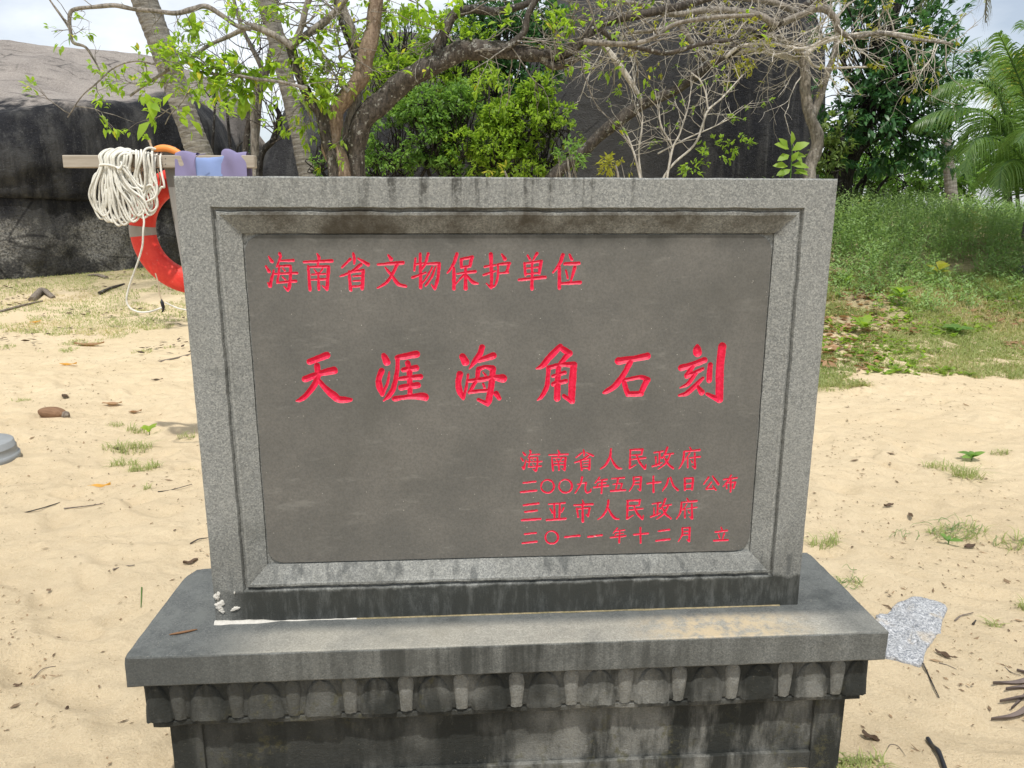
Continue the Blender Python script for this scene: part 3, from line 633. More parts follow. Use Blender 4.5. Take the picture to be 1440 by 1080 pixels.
# ---- cap slab: worn edges, small chips
def rough_box(name, lo, hi, mat, parent, seg=.03, ch=.004, jit=.0009, chips=()):
    lo = np.array(lo, float); hi = np.array(hi, float); nsg = [max(2, int((hi[i] - lo[i]) / seg)) for i in range(3)]
    mb = MB()
    def coords(i): 
        c = np.linspace(lo[i], hi[i], nsg[i] + 1); return np.array([lo[i], lo[i] + ch, *c[1:-1], hi[i] - ch, hi[i]])
    for ax in range(3):
        u_, v_ = [i for i in range(3) if i != ax]
        for side in (0, 1):
            U, Vv = np.meshgrid(coords(u_), coords(v_), indexing='ij'); Pg = np.zeros(U.shape + (3,)); Pg[..., u_] = U; Pg[..., v_] = Vv; Pg[..., ax] = (lo, hi)[side][ax]
            if (side == 0) ^ (ax == 1): Pg = Pg[::-1]
            mb.grid(Pg)
    V = np.vstack(mb.V); c = (lo + hi) / 2; hw = (hi - lo) / 2
    # rounded edges: push vertices that lie on an edge inwards
    on = (np.abs(np.abs(V - c) - hw) < 1e-6).sum(1)
    V = V + jit * np.stack([nfield(V, 18, s_) for s_ in (1, 2, 3)], 1) * (on[:, None] >= 1)
    V = V - np.sign(V - c) * ((np.abs(np.abs(V - c) - hw) < .003) & (on[:, None] >= 2)) * ch * .42 * (1 + .6 * nfield(V, 30, 9))[:, None]
    for p, r, dpt in chips:
        d = np.linalg.norm(V - np.array(p), axis=1); V = V + (c - V) / np.linalg.norm(c - V, axis=1)[:, None] * (np.clip(1 - d / r, 0, 1) * dpt)[:, None]
    Q = np.vstack(mb.Q); Vw, Qw, _ = weld(V, Q)
    return mesh_np(name, Vw, [Qw], mat, parent)
rough_box('cap_slab', (-.918, -.1404, ZB - .0808), (.9206, .3074, ZB), MAT['cap'], ROOT, .02, .005, .0012,
          chips=[((-.918, .307, ZB), .05, .02), ((-.918, -.14, ZB), .012, .006), ((.92, .3, ZB), .02, .006)])
# ---- petal band
rough_box('petal_band_core', (-.895, -.1105, ZB - .192), (.897, .265, ZB - .0805), MAT['base'], ROOT, .03, .006, .002)
def petal(parent, cx, wide, face, w0):
    nu, nv = 13, 11; g = []
    for i in range(nu):
        u = -1 + 2 * i / (nu - 1); row = []
        for j in range(nv):
            v = j / (nv - 1)
            hw = w0 * (math.sqrt(max(0, 1 - v ** 2.2)) * (.97 + .03 * v)) if wide else w0 * (.74 + .26 * sstep(0, .8, v)) * (1 if v < .8 else math.sqrt(max(0, 1 - ((v - .8) / .2) ** 2)) * .7 + .3)
            prof = .0185 + .0045 * (1 - v) ** 1.5 if wide else .0165 + .0035 * math.sin(v * 3.14)
            rim_ = (-.0028 * math.exp(-((abs(u) - .88) / .09) ** 2)) if wide else 0
            y = prof * (1 - abs(u) ** (8 if wide else 3)) ** .5 + rim_ + .003 * mnoise.noise(Vector((cx * 30 + u * 2, v * 3, 1))) + (.0012 * math.sin(u * 16) * (1 - v) if wide else 0)
            row.append((u * hw, -y, v * .098))
        g.append(row)
    g = np.array(g); V = g.copy()
    if face == 'front': V[..., 0] += cx; V[..., 1] += -.098
    elif face == 'right': V = np.stack([.885 - g[..., 1] * 1.0, cx + g[..., 0], g[..., 2]], -1)
    else: V = np.stack([-.885 + g[..., 1], cx - g[..., 0], g[..., 2]], -1)
    V[..., 2] += ZB - .1905
    mb = MB(); mb.grid(V)
    b = V[:, 0]; bb = b.copy()
    if face == 'front': bb[:, 1] = -.09
    elif face == 'right': bb[:, 0] = .875
    else: bb[:, 0] = -.875
    mb.grid(np.stack([bb, b])); return mb.build('petal', MAT['base' if wide else 'tongue'], parent, True)
for k_ in range(-6, 6): petal(ROOT, .068 + .136 * k_, True, 'front', .0515)
for k_ in range(-6, 7): petal(ROOT, .136 * k_, False, 'front', .0235)
for s_ in (-1, 1): petal(ROOT, s_ * .864, True, 'front', .036)
for f_ in ('left', 'right'):
    for y_ in (-.045, .083, .211): petal(ROOT, y_, True, f_, .050)
    for y_ in (.019, .147): petal(ROOT, y_, False, f_, .0195)
rough_box('band_ledge', (-.884, -.108, ZB - .214), (.888, .26, ZB - .1922), MAT['base'], ROOT, .02, .006, .004)
# ---- die: sunk panel framed by borders
rough_box('pedestal_body', (-.842, -.070, -.12), (.846, .24, ZB - .2222), MAT['base'], ROOT, .03, .004, .002)
for lo, hi in (((-.856, -.0816, -.12), (-.78, -.0702, ZB - .2224)), ((.782, -.0816, -.12), (.862, -.0702, ZB - .2224)), ((-.7798, -.0816, -.12), (.7818, -.0702, .048))):
    rough_box('body_border', lo, hi, MAT['base'], ROOT, .03, .002, .001)
# mortar line at the tablet's foot, and splashes on its left corner
xsj = np.linspace(-.752, -.40, 60); g = []
for x in xsj:
    a = max(.08, 1.0 - .75 * float(sstep(-.66, -.58, x)) + .25 * mnoise.noise(Vector((x * 21, 0, 0))))
    wv_ = (.010 * a + .0015 * mnoise.noise(Vector((x * 40, 3, 0)))) ; hh = .006 * a + .0012 * mnoise.noise(Vector((x * 50, 0, 7)))
    g.append([(x, .001, ZB + max(hh, .0012)), (x, -wv_ * .5, ZB + max(hh, .0012)), (x, -wv_, ZB + .0004)])
mb = MB(); mb.grid(np.array(g)); mb.build('mortar_joint', MAT['mortar'], ROOT)
xsj = np.linspace(-.3995, .70, 150); g = np.array([[(x, .001, ZB + .0022 + .0012 * mnoise.noise(Vector((x * 30, 0, 7)))), (x, -.0045 - .003 * mnoise.noise(Vector((x * 16, 4, 0))), ZB + .0004)] for x in xsj])
mb = MB(); mb.grid(g); mb.build('sand_drift', MAT['sand'], ROOT)
def splash(px, py, w_, h_, seed, rot=0):
    d = _mf + (px - 720) / F * _mr - (py - 540) / F * _mu; p = MC + d * ((-.0 - MC[1]) / d[1]); cx, cz = p[0], p[2] + ZB
    rg_ = random.Random(seed); n_ = 26; outer = []; ph = [rg_.uniform(0, 6) for _ in range(4)]
    for i in range(n_):
        a = 2 * math.pi * i / n_; r = 1 + .22 * math.sin(2 * a + ph[0]) + .2 * math.sin(3 * a + ph[1]) + .12 * math.sin(7 * a + ph[2])
        x, z = w_ * r * math.cos(a), h_ * r * math.sin(a); outer.append((cx + x * math.cos(rot) - z * math.sin(rot), cz + x * math.sin(rot) + z * math.cos(rot)))
    rows = [[(cx + (x - cx) * f, y, cz + (z - cz) * f) for x, z in outer] for f, y in ((1, .001), (.93, -.0025), (.5, -.0045), (.02, -.004))]
    mb = MB(); mb.grid(np.array(rows), closev=True); mb.build('mortar_splash', MAT['mortar'], ROOT)
splash(305.5, 838, .007, .012, 1); splash(309, 851, .012, .012, 2); splash(312, 858, .007, .007, 5); splash(331, 855.5, .010, .0055, 3, .3); splash(330, 833, .0015, .004, 4)

# ------------------------------------------------------------------ boulders
def loft_rock(name, label, cols, mat, back=7., amp=.12, nu=90, seed=1):
    """cols: list of rows [(px,py,Y), ...] from ground to crest, one list per vertical profile, then closed behind"""
    C = np.array([[tuple(P(*p)) for p in c] for c in cols])               # (nc, nr, 3)
    ext = []
    for c in C:
        top = c[-1]; b = [top + [0, back * .3, .25], top + [0, back * .7, -top[2] * .35], [top[0], top[1] + back, -.3]]
        c0 = c[0].copy(); c0[2] -= .4; ext.append(np.vstack([c0, c, b]))
    C = np.array(ext); R = np.array([cr(c, 9) for c in C])               # dense down each profile
    R = np.array([cr(R[:, j], max(3, nu // (len(cols) - 1))) for j in range(R.shape[1])]).transpose(1, 0, 2)
    n_, k_ = R.shape[:2]; V = R.reshape(-1, 3)
    d = np.stack([nfield(V, .55, seed + i) * 1.6 + nfield(V, 1.5, seed + i + 3) * .8 + nfield(V, 4., seed + i + 6) * .3 + nfield(V, 9., seed + i + 9) * .14 for i in range(3)], 1) * amp
    V = V + d; mb = MB(); mb.grid(V.reshape(n_, k_, 3)); o = mb.build(name, mat, None, True); tag(o, label, 'boulder')
    bm_flip(o); return o
def bm_flip(o):
    import bmesh
    b = bmesh.new(); b.from_mesh(o.data); bmesh.ops.recalc_face_normals(b, faces=b.faces); b.to_mesh(o.data); b.free()
    o.data.polygons.foreach_set('use_smooth', np.ones(len(o.data.polygons), bool))

# left boulder: stained wall with a crack and an undercut, pale whaleback top
def lc(px, g, Yg, crk, wt, sh, cr_):
    """ground row, foot bulge, crack (in, out), wall, wall top, shoulder, crest : pixel rows and distances"""
    return [(px, g, Yg), (px, (g + crk) / 2 + 10, Yg - .05), (px, crk + 5 + 9 * math.sin(px * .11), Yg + .0), (px, crk + 1 + 9 * math.sin(px * .11), Yg + .10), (px, crk - 4 + 9 * math.sin(px * .11), Yg - .06), (px, (crk + wt) / 2, Yg - .02), (px, wt, Yg + .25), (px, wt - 12, Yg + .8), (px, sh, Yg + 2.4), (px, cr_, Yg + 4.4)]
loft_rock('granite_boulder', 'huge boulder on the left, black stained wall with a crack and a pale rounded top', [
    lc(-420, 430, 12.6, 300, 190, 120, 78), lc(-200, 424, 12.6, 296, 176, 118, 68), lc(-60, 419, 12.8, 276, 168, 120, 68), lc(30, 415, 13.1, 282, 163, 122, 72), lc(95, 409, 13.6, 292, 156, 124, 78),
    lc(150, 402, 14.2, 290, 152, 128, 84), lc(205, 392, 14.9, 288, 148, 130, 94), lc(255, 382, 15.6, 286, 152, 136, 112), lc(300, 380, 16.4, 284, 190, 168, 143), lc(330, 380, 17.4, 292, 244, 232, 196), lc(350, 380, 18.6, 320, 300, 290, 262)], MAT['rock_left'], amp=.10, seed=3)
def boulder(name, label, c, r, mat, seed, amp=.16, e=2.6, rz=0., sub=5, cat='boulder'):
    import bmesh
    b = bmesh.new(); bmesh.ops.create_icosphere(b, subdivisions=sub, radius=1); V = np.array([v.co for v in b.verts])
    V = V / (np.abs(V) ** e).sum(1)[:, None] ** (1 / e)
    V *= 1 + amp * (nfield(V, 1.1, seed)[:, None] + .5 * nfield(V, 2.6, seed + 1)[:, None] + .22 * nfield(V, 6, seed + 2)[:, None] + .1 * nfield(V, 14, seed + 3)[:, None])
    V *= r; 
    for v, q in zip(b.verts, V): v.co = q
    me = bpy.data.meshes.new(name); b.to_mesh(me); b.free(); me.polygons.foreach_set('use_smooth', np.ones(len(me.polygons), bool)); me.materials.append(mat)
    o = bpy.data.objects.new(name, me); COL.objects.link(o); o.location = c; o.rotation_euler = (0, 0, rz); return tag(o, label, cat)
p = P(428, 280, 17); boulder('granite_boulder', 'smaller peaked grey boulder between the two leaning palm trunks', (p.x, 18.5, 1.0), (1.45, 2.0, 2.9), MAT['rock_grey'], 21, .16, 2.0)
p = P(955, 250, 16.5); boulder('granite_boulder', 'tall dark brown-black boulder behind the bare branches, right of centre', (p.x, 18.2, 1.6), (3.35, 2.8, 5.3), MAT['rock_dark'], 33, .09, 3.0)
p = P(600, 250, 19); boulder('granite_boulder', 'grey boulder mostly hidden behind the green shrubs in the middle', (p.x, 21.5, 1.2), (2.7, 2.2, 4.9), MAT['rock_grey'], 46, .14, 2.4)
p = G(1437, 388); boulder('stone', 'small pale grey stone lying in the grass at the right edge', (p.x + .06, p.y, p.z + .05), (.13, .11, .10), MAT['rock_small'], 50, .15, 2.2, sub=3, cat='stone')

# ------------------------------------------------------------------ vegetation tools
class Leaves:
    """leaf blades as folded diamonds: base, two sides, tip"""
    def __init__(s): s.p = []; s.d = []; s.n = []; s.l = []; s.w = []; s.r = []
    def add(s, p, d, n, l, w_, r=None):
        s.p.append(p); s.d.append(d); s.n.append(n); s.l.append(l); s.w.append(w_); s.r.append(rnd.random() if r is None else r)
    def arr(s, P_, D_, N_, L_, W_, R_=None):
        for a, b in zip((s.p, s.d, s.n, s.l, s.w, s.r), (P_, D_, N_, L_, W_, rng.random(len(P_)) if R_ is None else R_)): a.extend(list(b))
    def geo(s, droop=.15, idx=None):
        p, d, n = (np.array(v, float) for v in (s.p, s.d, s.n)); l, w_, r = (np.array(v, float) for v in (s.l, s.w, s.r))
        if idx is not None: p, d, n, l, w_, r = p[idx], d[idx], n[idx], l[idx], w_[idx], r[idx]
        d = d / (np.linalg.norm(d, axis=1)[:, None] + 1e-9); sd_ = np.cross(d, n); sd_ /= np.linalg.norm(sd_, axis=1)[:, None] + 1e-9; nn = np.cross(sd_, d)
        L1, W1 = l[:, None], w_[:, None]; mid = p + d * L1 * .42; dr = np.array([0, 0, -1.]) * L1 * droop
        V = np.stack([p, mid + sd_ * W1 * .5 + nn * W1 * .16, mid - sd_ * W1 * .5 + nn * W1 * .16, p + d * L1 * .78 + sd_ * W1 * .3 + dr * .5 + nn * W1 * .08, p + d * L1 * .78 - sd_ * W1 * .3 + dr * .5 + nn * W1 * .08, p + d * L1 + dr], 1)
        k_ = len(p); b = np.arange(k_)[:, None] * 6
        T = np.vstack([b + [0, 1, 2], b + [3, 5, 4]]); Q = b + [1, 3, 4, 2]
        return V.reshape(-1, 3), [Q, T], np.repeat(r, 6)
    def build(s, name, mat, parent, kind='stuff', droop=.15, idx=None):
        V, Fc, r = s.geo(droop, idx); return mesh_np(name, V, Fc, mat, parent, True, {'rnd': r}, kind)
    def singles(s, name, mat, parent, idx, droop=.15, meshes=10):
        """the largest leaves as parts of their own, sharing ten meshes"""
        base = []
        for i in range(meshes):
            q = Leaves(); q.add((0, 0, 0), (0, 1, 0), (0, 0, 1), 1, .42 + .02 * i, i / meshes); V, Fc, r = q.geo(droop)
            o = mesh_np(name, V, Fc, mat, None, True, {'rnd': r}); me = o.data; bpy.data.objects.remove(o); base.append(me)
        for i in idx:
            d = Vector(s.d[i]).normalized(); n_ = Vector(s.n[i]); x = d.cross(n_).normalized(); z = x.cross(d)
            mt = Matrix((x * s.l[i], d * s.l[i], z * s.l[i])).transposed().to_4x4(); mt.translation = s.p[i]
            o = bpy.data.objects.new(name, base[int(s.r[i] * meshes) % meshes]); COL.objects.link(o); o.parent = parent; o.matrix_local = mt
def rv():
    v = Vector((rnd.gauss(0, 1), rnd.gauss(0, 1), rnd.gauss(0, 1))); return v.normalized()
def cluster(Lv, p, d, n_, size, spread=.8, wr=.42):
    """a spray of leaves at a twig end"""
    for i in range(n_):
        dd = (Vector(d).normalized() + rv() * spread); dd.z -= .1; nn = (Vector((0, 0, 1)) + rv() * .5)
        Lv.add(tuple(Vector(p) + rv() * size * .35), tuple(dd), tuple(nn), size * rnd.uniform(.7, 1.25), size * wr * rnd.uniform(.8, 1.2))
def grow(mb, Lv, p, d, length, rad, level, leafn=5, leafs=.1, bend=.35, lift=.0, kids=4, prob=1., leafprob=1.):
    n_ = 6; pts = [Vector(p)]; d = Vector(d).normalized(); seg = length / n_; dirs = [d.copy()]
    for i in range(n_):
        d = (d + rv() * bend * .5 + Vector((0, 0, lift))).normalized(); pts.append(pts[-1] + d * seg); dirs.append(d.copy())
    mb.tube([tuple(q) for q in pts], np.linspace(rad, rad * .45, n_ + 1), 5 if rad < .012 else 6, cap=False)
    if level > 0:
        for c in range(kids):
            if rnd.random() > prob: continue
            i = rnd.randint(2, n_); dd = (dirs[i] + rv() * .85).normalized(); grow(mb, Lv, pts[i], dd, length * rnd.uniform(.45, .7), rad * .5, level - 1, leafn, leafs, bend, lift, kids, prob, leafprob)
    elif leafn and rnd.random() < leafprob:
        cluster(Lv, pts[-1], dirs[-1], leafn, leafs)
        if rnd.random() < .5: cluster(Lv, pts[3], dirs[3], max(1, leafn // 2), leafs)
def limb(mb, path, Y, wob=.12, sides=9, seed=0, n=6):
    """path rows: px, py, width in px (, Y)"""
    rows = []
    for r_ in path:
        yy = r_[3] if len(r_) > 3 else Y; q = P(r_[0], r_[1], yy); rows.append((*q, r_[2] * .5 * yy / F))
    rows = cr(rows, n); pts = rows[:, :3]; jit = np.stack([nfield(pts, 2.2, seed + i) for i in range(3)], 1) * rows[:, 3:4] * .5
    mb.tube(pts + jit, np.maximum(rows[:, 3], .002), sides, wob=wob, seed=seed); return pts, rows[:, 3]

# ------------------------------------------------------------------ spreading tree behind the tablet
T = empty('spreading_tree', (P(488, 245, 9.6).x, 9.6, .45), 'gnarled many-stemmed tree behind the tablet with an arching limb and bright green leaves', 'tree'); T0 = Vector(T.location)
def child(o, T_):
    o.parent = T_; o.matrix_parent_inverse = Matrix.Translation(-Vector(T_.location)); return o
def root_ext(path, w_):
    x, y = path[0][0], path[0][1]; return [(x + (x - 488) * .0 , 400, w_ * 1.35)] + path
spec = {
 'trunk': [
  (root_ext([(478, 245, 28), (465, 200, 25), (470, 158, 23), (490, 133, 21), (508, 110, 21), (518, 70, 20), (527, 25, 19), (533, -30, 17), (540, -90, 14)], 30), 9.5, 'bark_tan', 1),
  (root_ext([(491, 245, 17), (492, 200, 16), (497, 160, 15), (503, 130, 14), (505, 95, 12), (498, 50, 11), (478, 0, 9), (460, -50, 7)], 18), 9.7, 'bark_grey', 2),
  (root_ext([(498, 245, 24), (508, 193, 25), (527, 157, 27), (553, 127, 28), (587, 107, 28), (620, 90, 26), (653, 75, 24), (680, 70, 23), (710, 73, 21), (737, 75, 19), (763, 78, 17), (787, 77, 14), (817, 60, 13), (840, 37, 12), (870, 25, 11), (900, 20, 10), (960, 8, 9), (1010, -6, 8)], 26), 9.6, 'bark_dark', 3),
  (root_ext([(470, 245, 14), (458, 200, 15), (452, 160, 15), (440, 140, 14), (427, 122, 14), (417, 95, 13), (410, 66, 13)], 16), 9.4, 'bark_dark', 4)],
 'branch': [
  ([(763, 80, 12), (777, 92, 10), (793, 93, 9), (813, 83, 7), (818, 78, 5)], 9.6, 'bark_dark', 5),
  ([(613, 92, 18), (617, 63, 15), (627, 40, 14), (640, 22, 13), (665, 14, 12), (700, 17, 10), (735, 8, 9), (770, -12, 8)], 9.7, 'bark_dark', 6),
  ([(708, 70, 12), (722, 60, 10), (738, 45, 9), (743, 20, 9), (757, -6, 8)], 9.5, 'bark_dark', 7),
  ([(410, 66, 11), (385, 50, 9), (355, 38, 8), (342, 42, 7), (318, 53, 5.5), (290, 66, 5), (262, 86, 5), (240, 96, 4.5), (222, 108, 4), (205, 119, 4), (183, 135, 3)], 8.8, 'bark_grey', 8),
  ([(352, 41, 7), (333, 37, 6), (313, 22, 6.5), (290, 8, 6.5), (270, 13, 6.5), (247, 19, 6), (213, 15, 6), (187, 13, 5.5), (160, 8, 6), (133, 10, 5), (105, 14, 5), (98, 22, 5), (99, 42, 4.5), (103, 60, 4), (120, 66, 3.5), (132, 84, 2.5), (140, 99, 2)], 8.6, 'bark_grey', 9),
  ([(98, 40, 3.5), (88, 25, 3), (74, 6, 2.5), (66, -6, 2)], 8.6, 'bark_grey', 19),
  ([(412, 62, 10), (425, 55, 10), (448, 38, 10), (474, 12, 9), (492, -12, 8)], 9.4, 'bark_grey', 10),
  ([(413, 60, 9), (424, 36, 8), (430, 14, 8), (440, -12, 7)], 9.3, 'bark_grey', 11),
  ([(262, 88, 3.5), (285, 102, 3.2), (325, 105, 3.5), (355, 110, 4), (395, 115, 4.5), (432, 125, 5)], 8.7, 'bark_grey', 12),
  ([(236, 96, 3), (215, 90, 2.6), (190, 86, 2.4), (160, 96, 2.2), (135, 118, 2), (115, 135, 1.6), (95, 165, 1.4)], 8.5, 'bark_grey', 13),
  ([(240, 96, 2.6), (265, 118, 2.4), (258, 140, 2), (240, 160, 1.6), (232, 175, 1.3)], 8.4, 'bark_grey', 14),
  ([(510, 115, 8), (492, 60, 8), (480, 30, 7), (470, -5, 7)], 9.9, 'bark_dark', 15),
  ([(490, 130, 7), (478, 115, 6), (482, 95, 4), (476, 78, 3)], 9.4, 'bark_grey', 16),
  ([(840, 38, 10), (868, 60, 7), (905, 68, 7), (940, 75, 6), (985, 62, 6), (1030, 55, 5)], 9.5, 'bark_dark', 17),
  ([(820, 58, 8), (845, 60, 7), (880, 62, 6.5), (915, 55, 6), (950, 35, 6), (1000, 25, 6), (1060, 22, 5)], 9.3, 'bark_grey', 18)]}
tw = MB(); Lb = Leaves(); tips = []
for kind_, lst in spec.items():
    for path, yy, mt_, sd_ in lst:
        mb = MB(); pts, rr = limb(mb, path, yy, wob=.13 if kind_ == 'trunk' else .08, sides=12 if kind_ == 'trunk' else 7, seed=sd_); child(mb.build(kind_, MAT[mt_], None, True), T); tips.append((kind_, sd_, pts, rr))
for kind_, sd_, pts, rr in tips:
    if kind_ == 'branch':
        left = sd_ in (8, 9, 12, 13, 14, 19); nb_ = {8: 15, 9: 12, 12: 10, 13: 3, 14: 4, 19: 2}.get(sd_, 9)
        for i in range(nb_):
            j = rnd.randint(len(pts) // 6, len(pts) - 1); d = rv(); d.y *= .6; d.z = d.z * .7 + (.15 if sd_ != 9 else -.05)
            if sd_ == 9: grow(tw, Lb, pts[j], d, rnd.uniform(.15, .38), .005, 1, 4, .055, .5, -.02, 3, .7, .12)
            elif left: grow(tw, Lb, pts[j], d, rnd.uniform(.25, .5), .006, 1, 6, .085, .5, -.02, 4, .95, .8)
            else: grow(tw, Lb, pts[j], d, rnd.uniform(.35, .8), .010, 1, 5, .09, .5, 0, 4, .9, .42)
    elif sd_ in (3,):
        for i in range(26):
            j = rnd.randint(len(pts) // 4, len(pts) - 1); d = rv(); d.z = abs(d.z) * .8; d.y *= .5; grow(tw, Lb, pts[j], d, rnd.uniform(.3, .8), .010, 1, 5, .09, .5, 0, 4, .8, .35)
    elif sd_ in (4, 2):
        for i in range(14):
            j = rnd.randint(len(pts) // 3, len(pts) - 1); d = rv(); d.y *= .5; grow(tw, Lb, pts[j], d, rnd.uniform(.3, .6), .007, 1, 6, .09, .5, -.02, 4, .9, .9)
# leaf sprays where the photograph shows them, each on its own twig
for px, py, yy, nn_, sz in [(130, 100, 8.5, 7, .07), (150, 118, 8.5, 9, .07), (145, 140, 8.5, 8, .07), (165, 115, 8.5, 5, .07), (218, 150, 8.2, 3, .16), (212, 140, 8.2, 2, .15), (262, 168, 8.3, 2, .13), (255, 160, 8.3, 1, .12), (270, 38, 8.8, 9, .10), (262, 44, 8.8, 6, .1), (228, 75, 8.7, 6, .1), (245, 92, 8.6, 8, .09), (205, 105, 8.6, 8, .09),
    (300, 85, 8.7, 10, .10), (275, 100, 8.6, 10, .1), (265, 80, 8.6, 9, .1), (355, 105, 8.8, 12, .11), (325, 135, 8.8, 10, .11), (345, 145, 8.8, 9, .1), (300, 110, 8.7, 8, .1), (420, 140, 9.2, 8, .1), (462, 95, 9.4, 9, .1), (320, 80, 8.7, 10, .1), (340, 95, 8.8, 12, .11), (335, 120, 8.8, 12, .11), (350, 130, 8.8, 9, .1), (318, 100, 8.7, 10, .1), (285, 95, 8.7, 8, .1), (385, 90, 9, 10, .1), (375, 110, 9, 9, .1), (440, 110, 9.3, 10, .1), (455, 120, 9.3, 10, .11), (447, 140, 9.2, 9, .1), (452, 45, 9.3, 9, .1), (440, 60, 9.3, 9, .1),
    (430, 85, 9.3, 9, .1), (395, 20, 9.2, 7, .1), (330, 5, 9, 7, .09), (640, 12, 9.4, 8, .10), (620, 25, 9.4, 9, .1), (600, 15, 9.4, 9, .1), (575, 12, 9.6, 9, .1), (550, 20, 9.8, 9, .1), (660, 50, 9.6, 9, .09), (705, 30, 9.5, 8, .09), (790, 20, 9.5, 9, .09), (800, 40, 9.5, 9, .09), (770, 30, 9.6, 8, .09), (560, 85, 9.9, 7, .1), (690, 108, 9.8, 7, .08), (672, 118, 9.8, 6, .08)]:
    q = P(px, py, yy); cluster(Lb, q, rv(), nn_, sz * 1.3, 1.1, .46); cluster(Lb, q + rv() * .09, rv(), nn_ // 2 + 1, sz * 1.25, 1.1, .46); cluster(Lb, q + rv() * .12, rv(), nn_ // 2, sz, 1.1, .46)
    best = min(((Vector(pp) - q).length, tuple(pp)) for kind_, sd_, pts, rr in tips for pp in pts[::3]); a = Vector(best[1]); mid = (a + q) / 2 + rv() * best[0] * .12
    tw.tube(cr([tuple(a), tuple(mid), tuple(q)], 4), np.linspace(.006, .003, 9), 5, cap=False)
child(tw.build('twigs', MAT['bark_grey'], None, True, 'stuff'), T)
sz_ = np.array(Lb.l) / np.array([p_[1] for p_ in Lb.p]); px_ = np.array([720 + F * p_[0] / (p_[1] * .97 + .3) for p_ in Lb.p]); vis = np.array([p_[2] for p_ in Lb.p]) < 4.4
order = np.argsort(-(sz_ * vis)); big_i, rest_i = order[:280], order[280:]
Tl = Vector(T.location)
for i in range(len(Lb.p)): Lb.p[i] = tuple(Vector(Lb.p[i]) - Tl)
Lb.singles('leaf', MAT['leaf_bright'], T, big_i); Lb.build('foliage', MAT['leaf_bright'], T, idx=rest_i)

# ------------------------------------------------------------------ generic traced tree
def traced_tree(name, label, base, limbs, leafmat=None, twigspec=None, clumps=None, twigmat='bark_grey', group=None, cat='tree'):
    T_ = empty(name, base, label, cat, group); tb = []
    for kind_, path, yy, mt_, sd_ in limbs:
        mb = MB(); pts, rr = limb(mb, path, yy, .1, 9, sd_); child(mb.build(kind_, MAT[mt_], None, True), T_); tb.append((pts, rr))
    tw_ = MB(); Lv = Leaves()
    if twigspec: twigspec(tw_, Lv, tb)
    if clumps: clumps(tw_, Lv, tb)
    if tw_.V: child(tw_.build('twigs', MAT[twigmat], None, True, 'stuff'), T_)
    if Lv.p: child(Lv.build('foliage', MAT[leafmat], None), T_)
    return T_

def blob_leaves(Lv, px, py, Y, rpx, rpy, rY, n_, size, wr=.42, up=.3, shell=.35, tw_=None, frm=None, gap=-.2):
    """leaves through an ellipsoid given in photo pixels, grouped in sprays"""
    c = P(px, py, Y); rx, rz, ry = rpx * Y / F, rpy * Y / F, rY; sp = max(1, n_ // 7)
    for i in range(sp):
        u = rv(); r = rnd.uniform(shell, 1) ** .6; q = Vector((c.x + u.x * rx * r, c.y + u.y * ry * r, c.z + u.z * rz * r)); d = (u * .7 + Vector((0, 0, up)) + rv() * .5)
        if mnoise.noise(q * 1.9) + .5 * mnoise.noise(q * 4.5) < gap: continue
        cluster(Lv, q, d, 7, size, .75, wr)
        if tw_ is not None and frm is not None and rnd.random() < .25: tw_.tube(cr([tuple(frm + (q - frm) * .25), tuple(frm + (q - frm) * .6 + rv() * .15), tuple(q)], 3), np.linspace(.012, .004, 7), 5, cap=False)

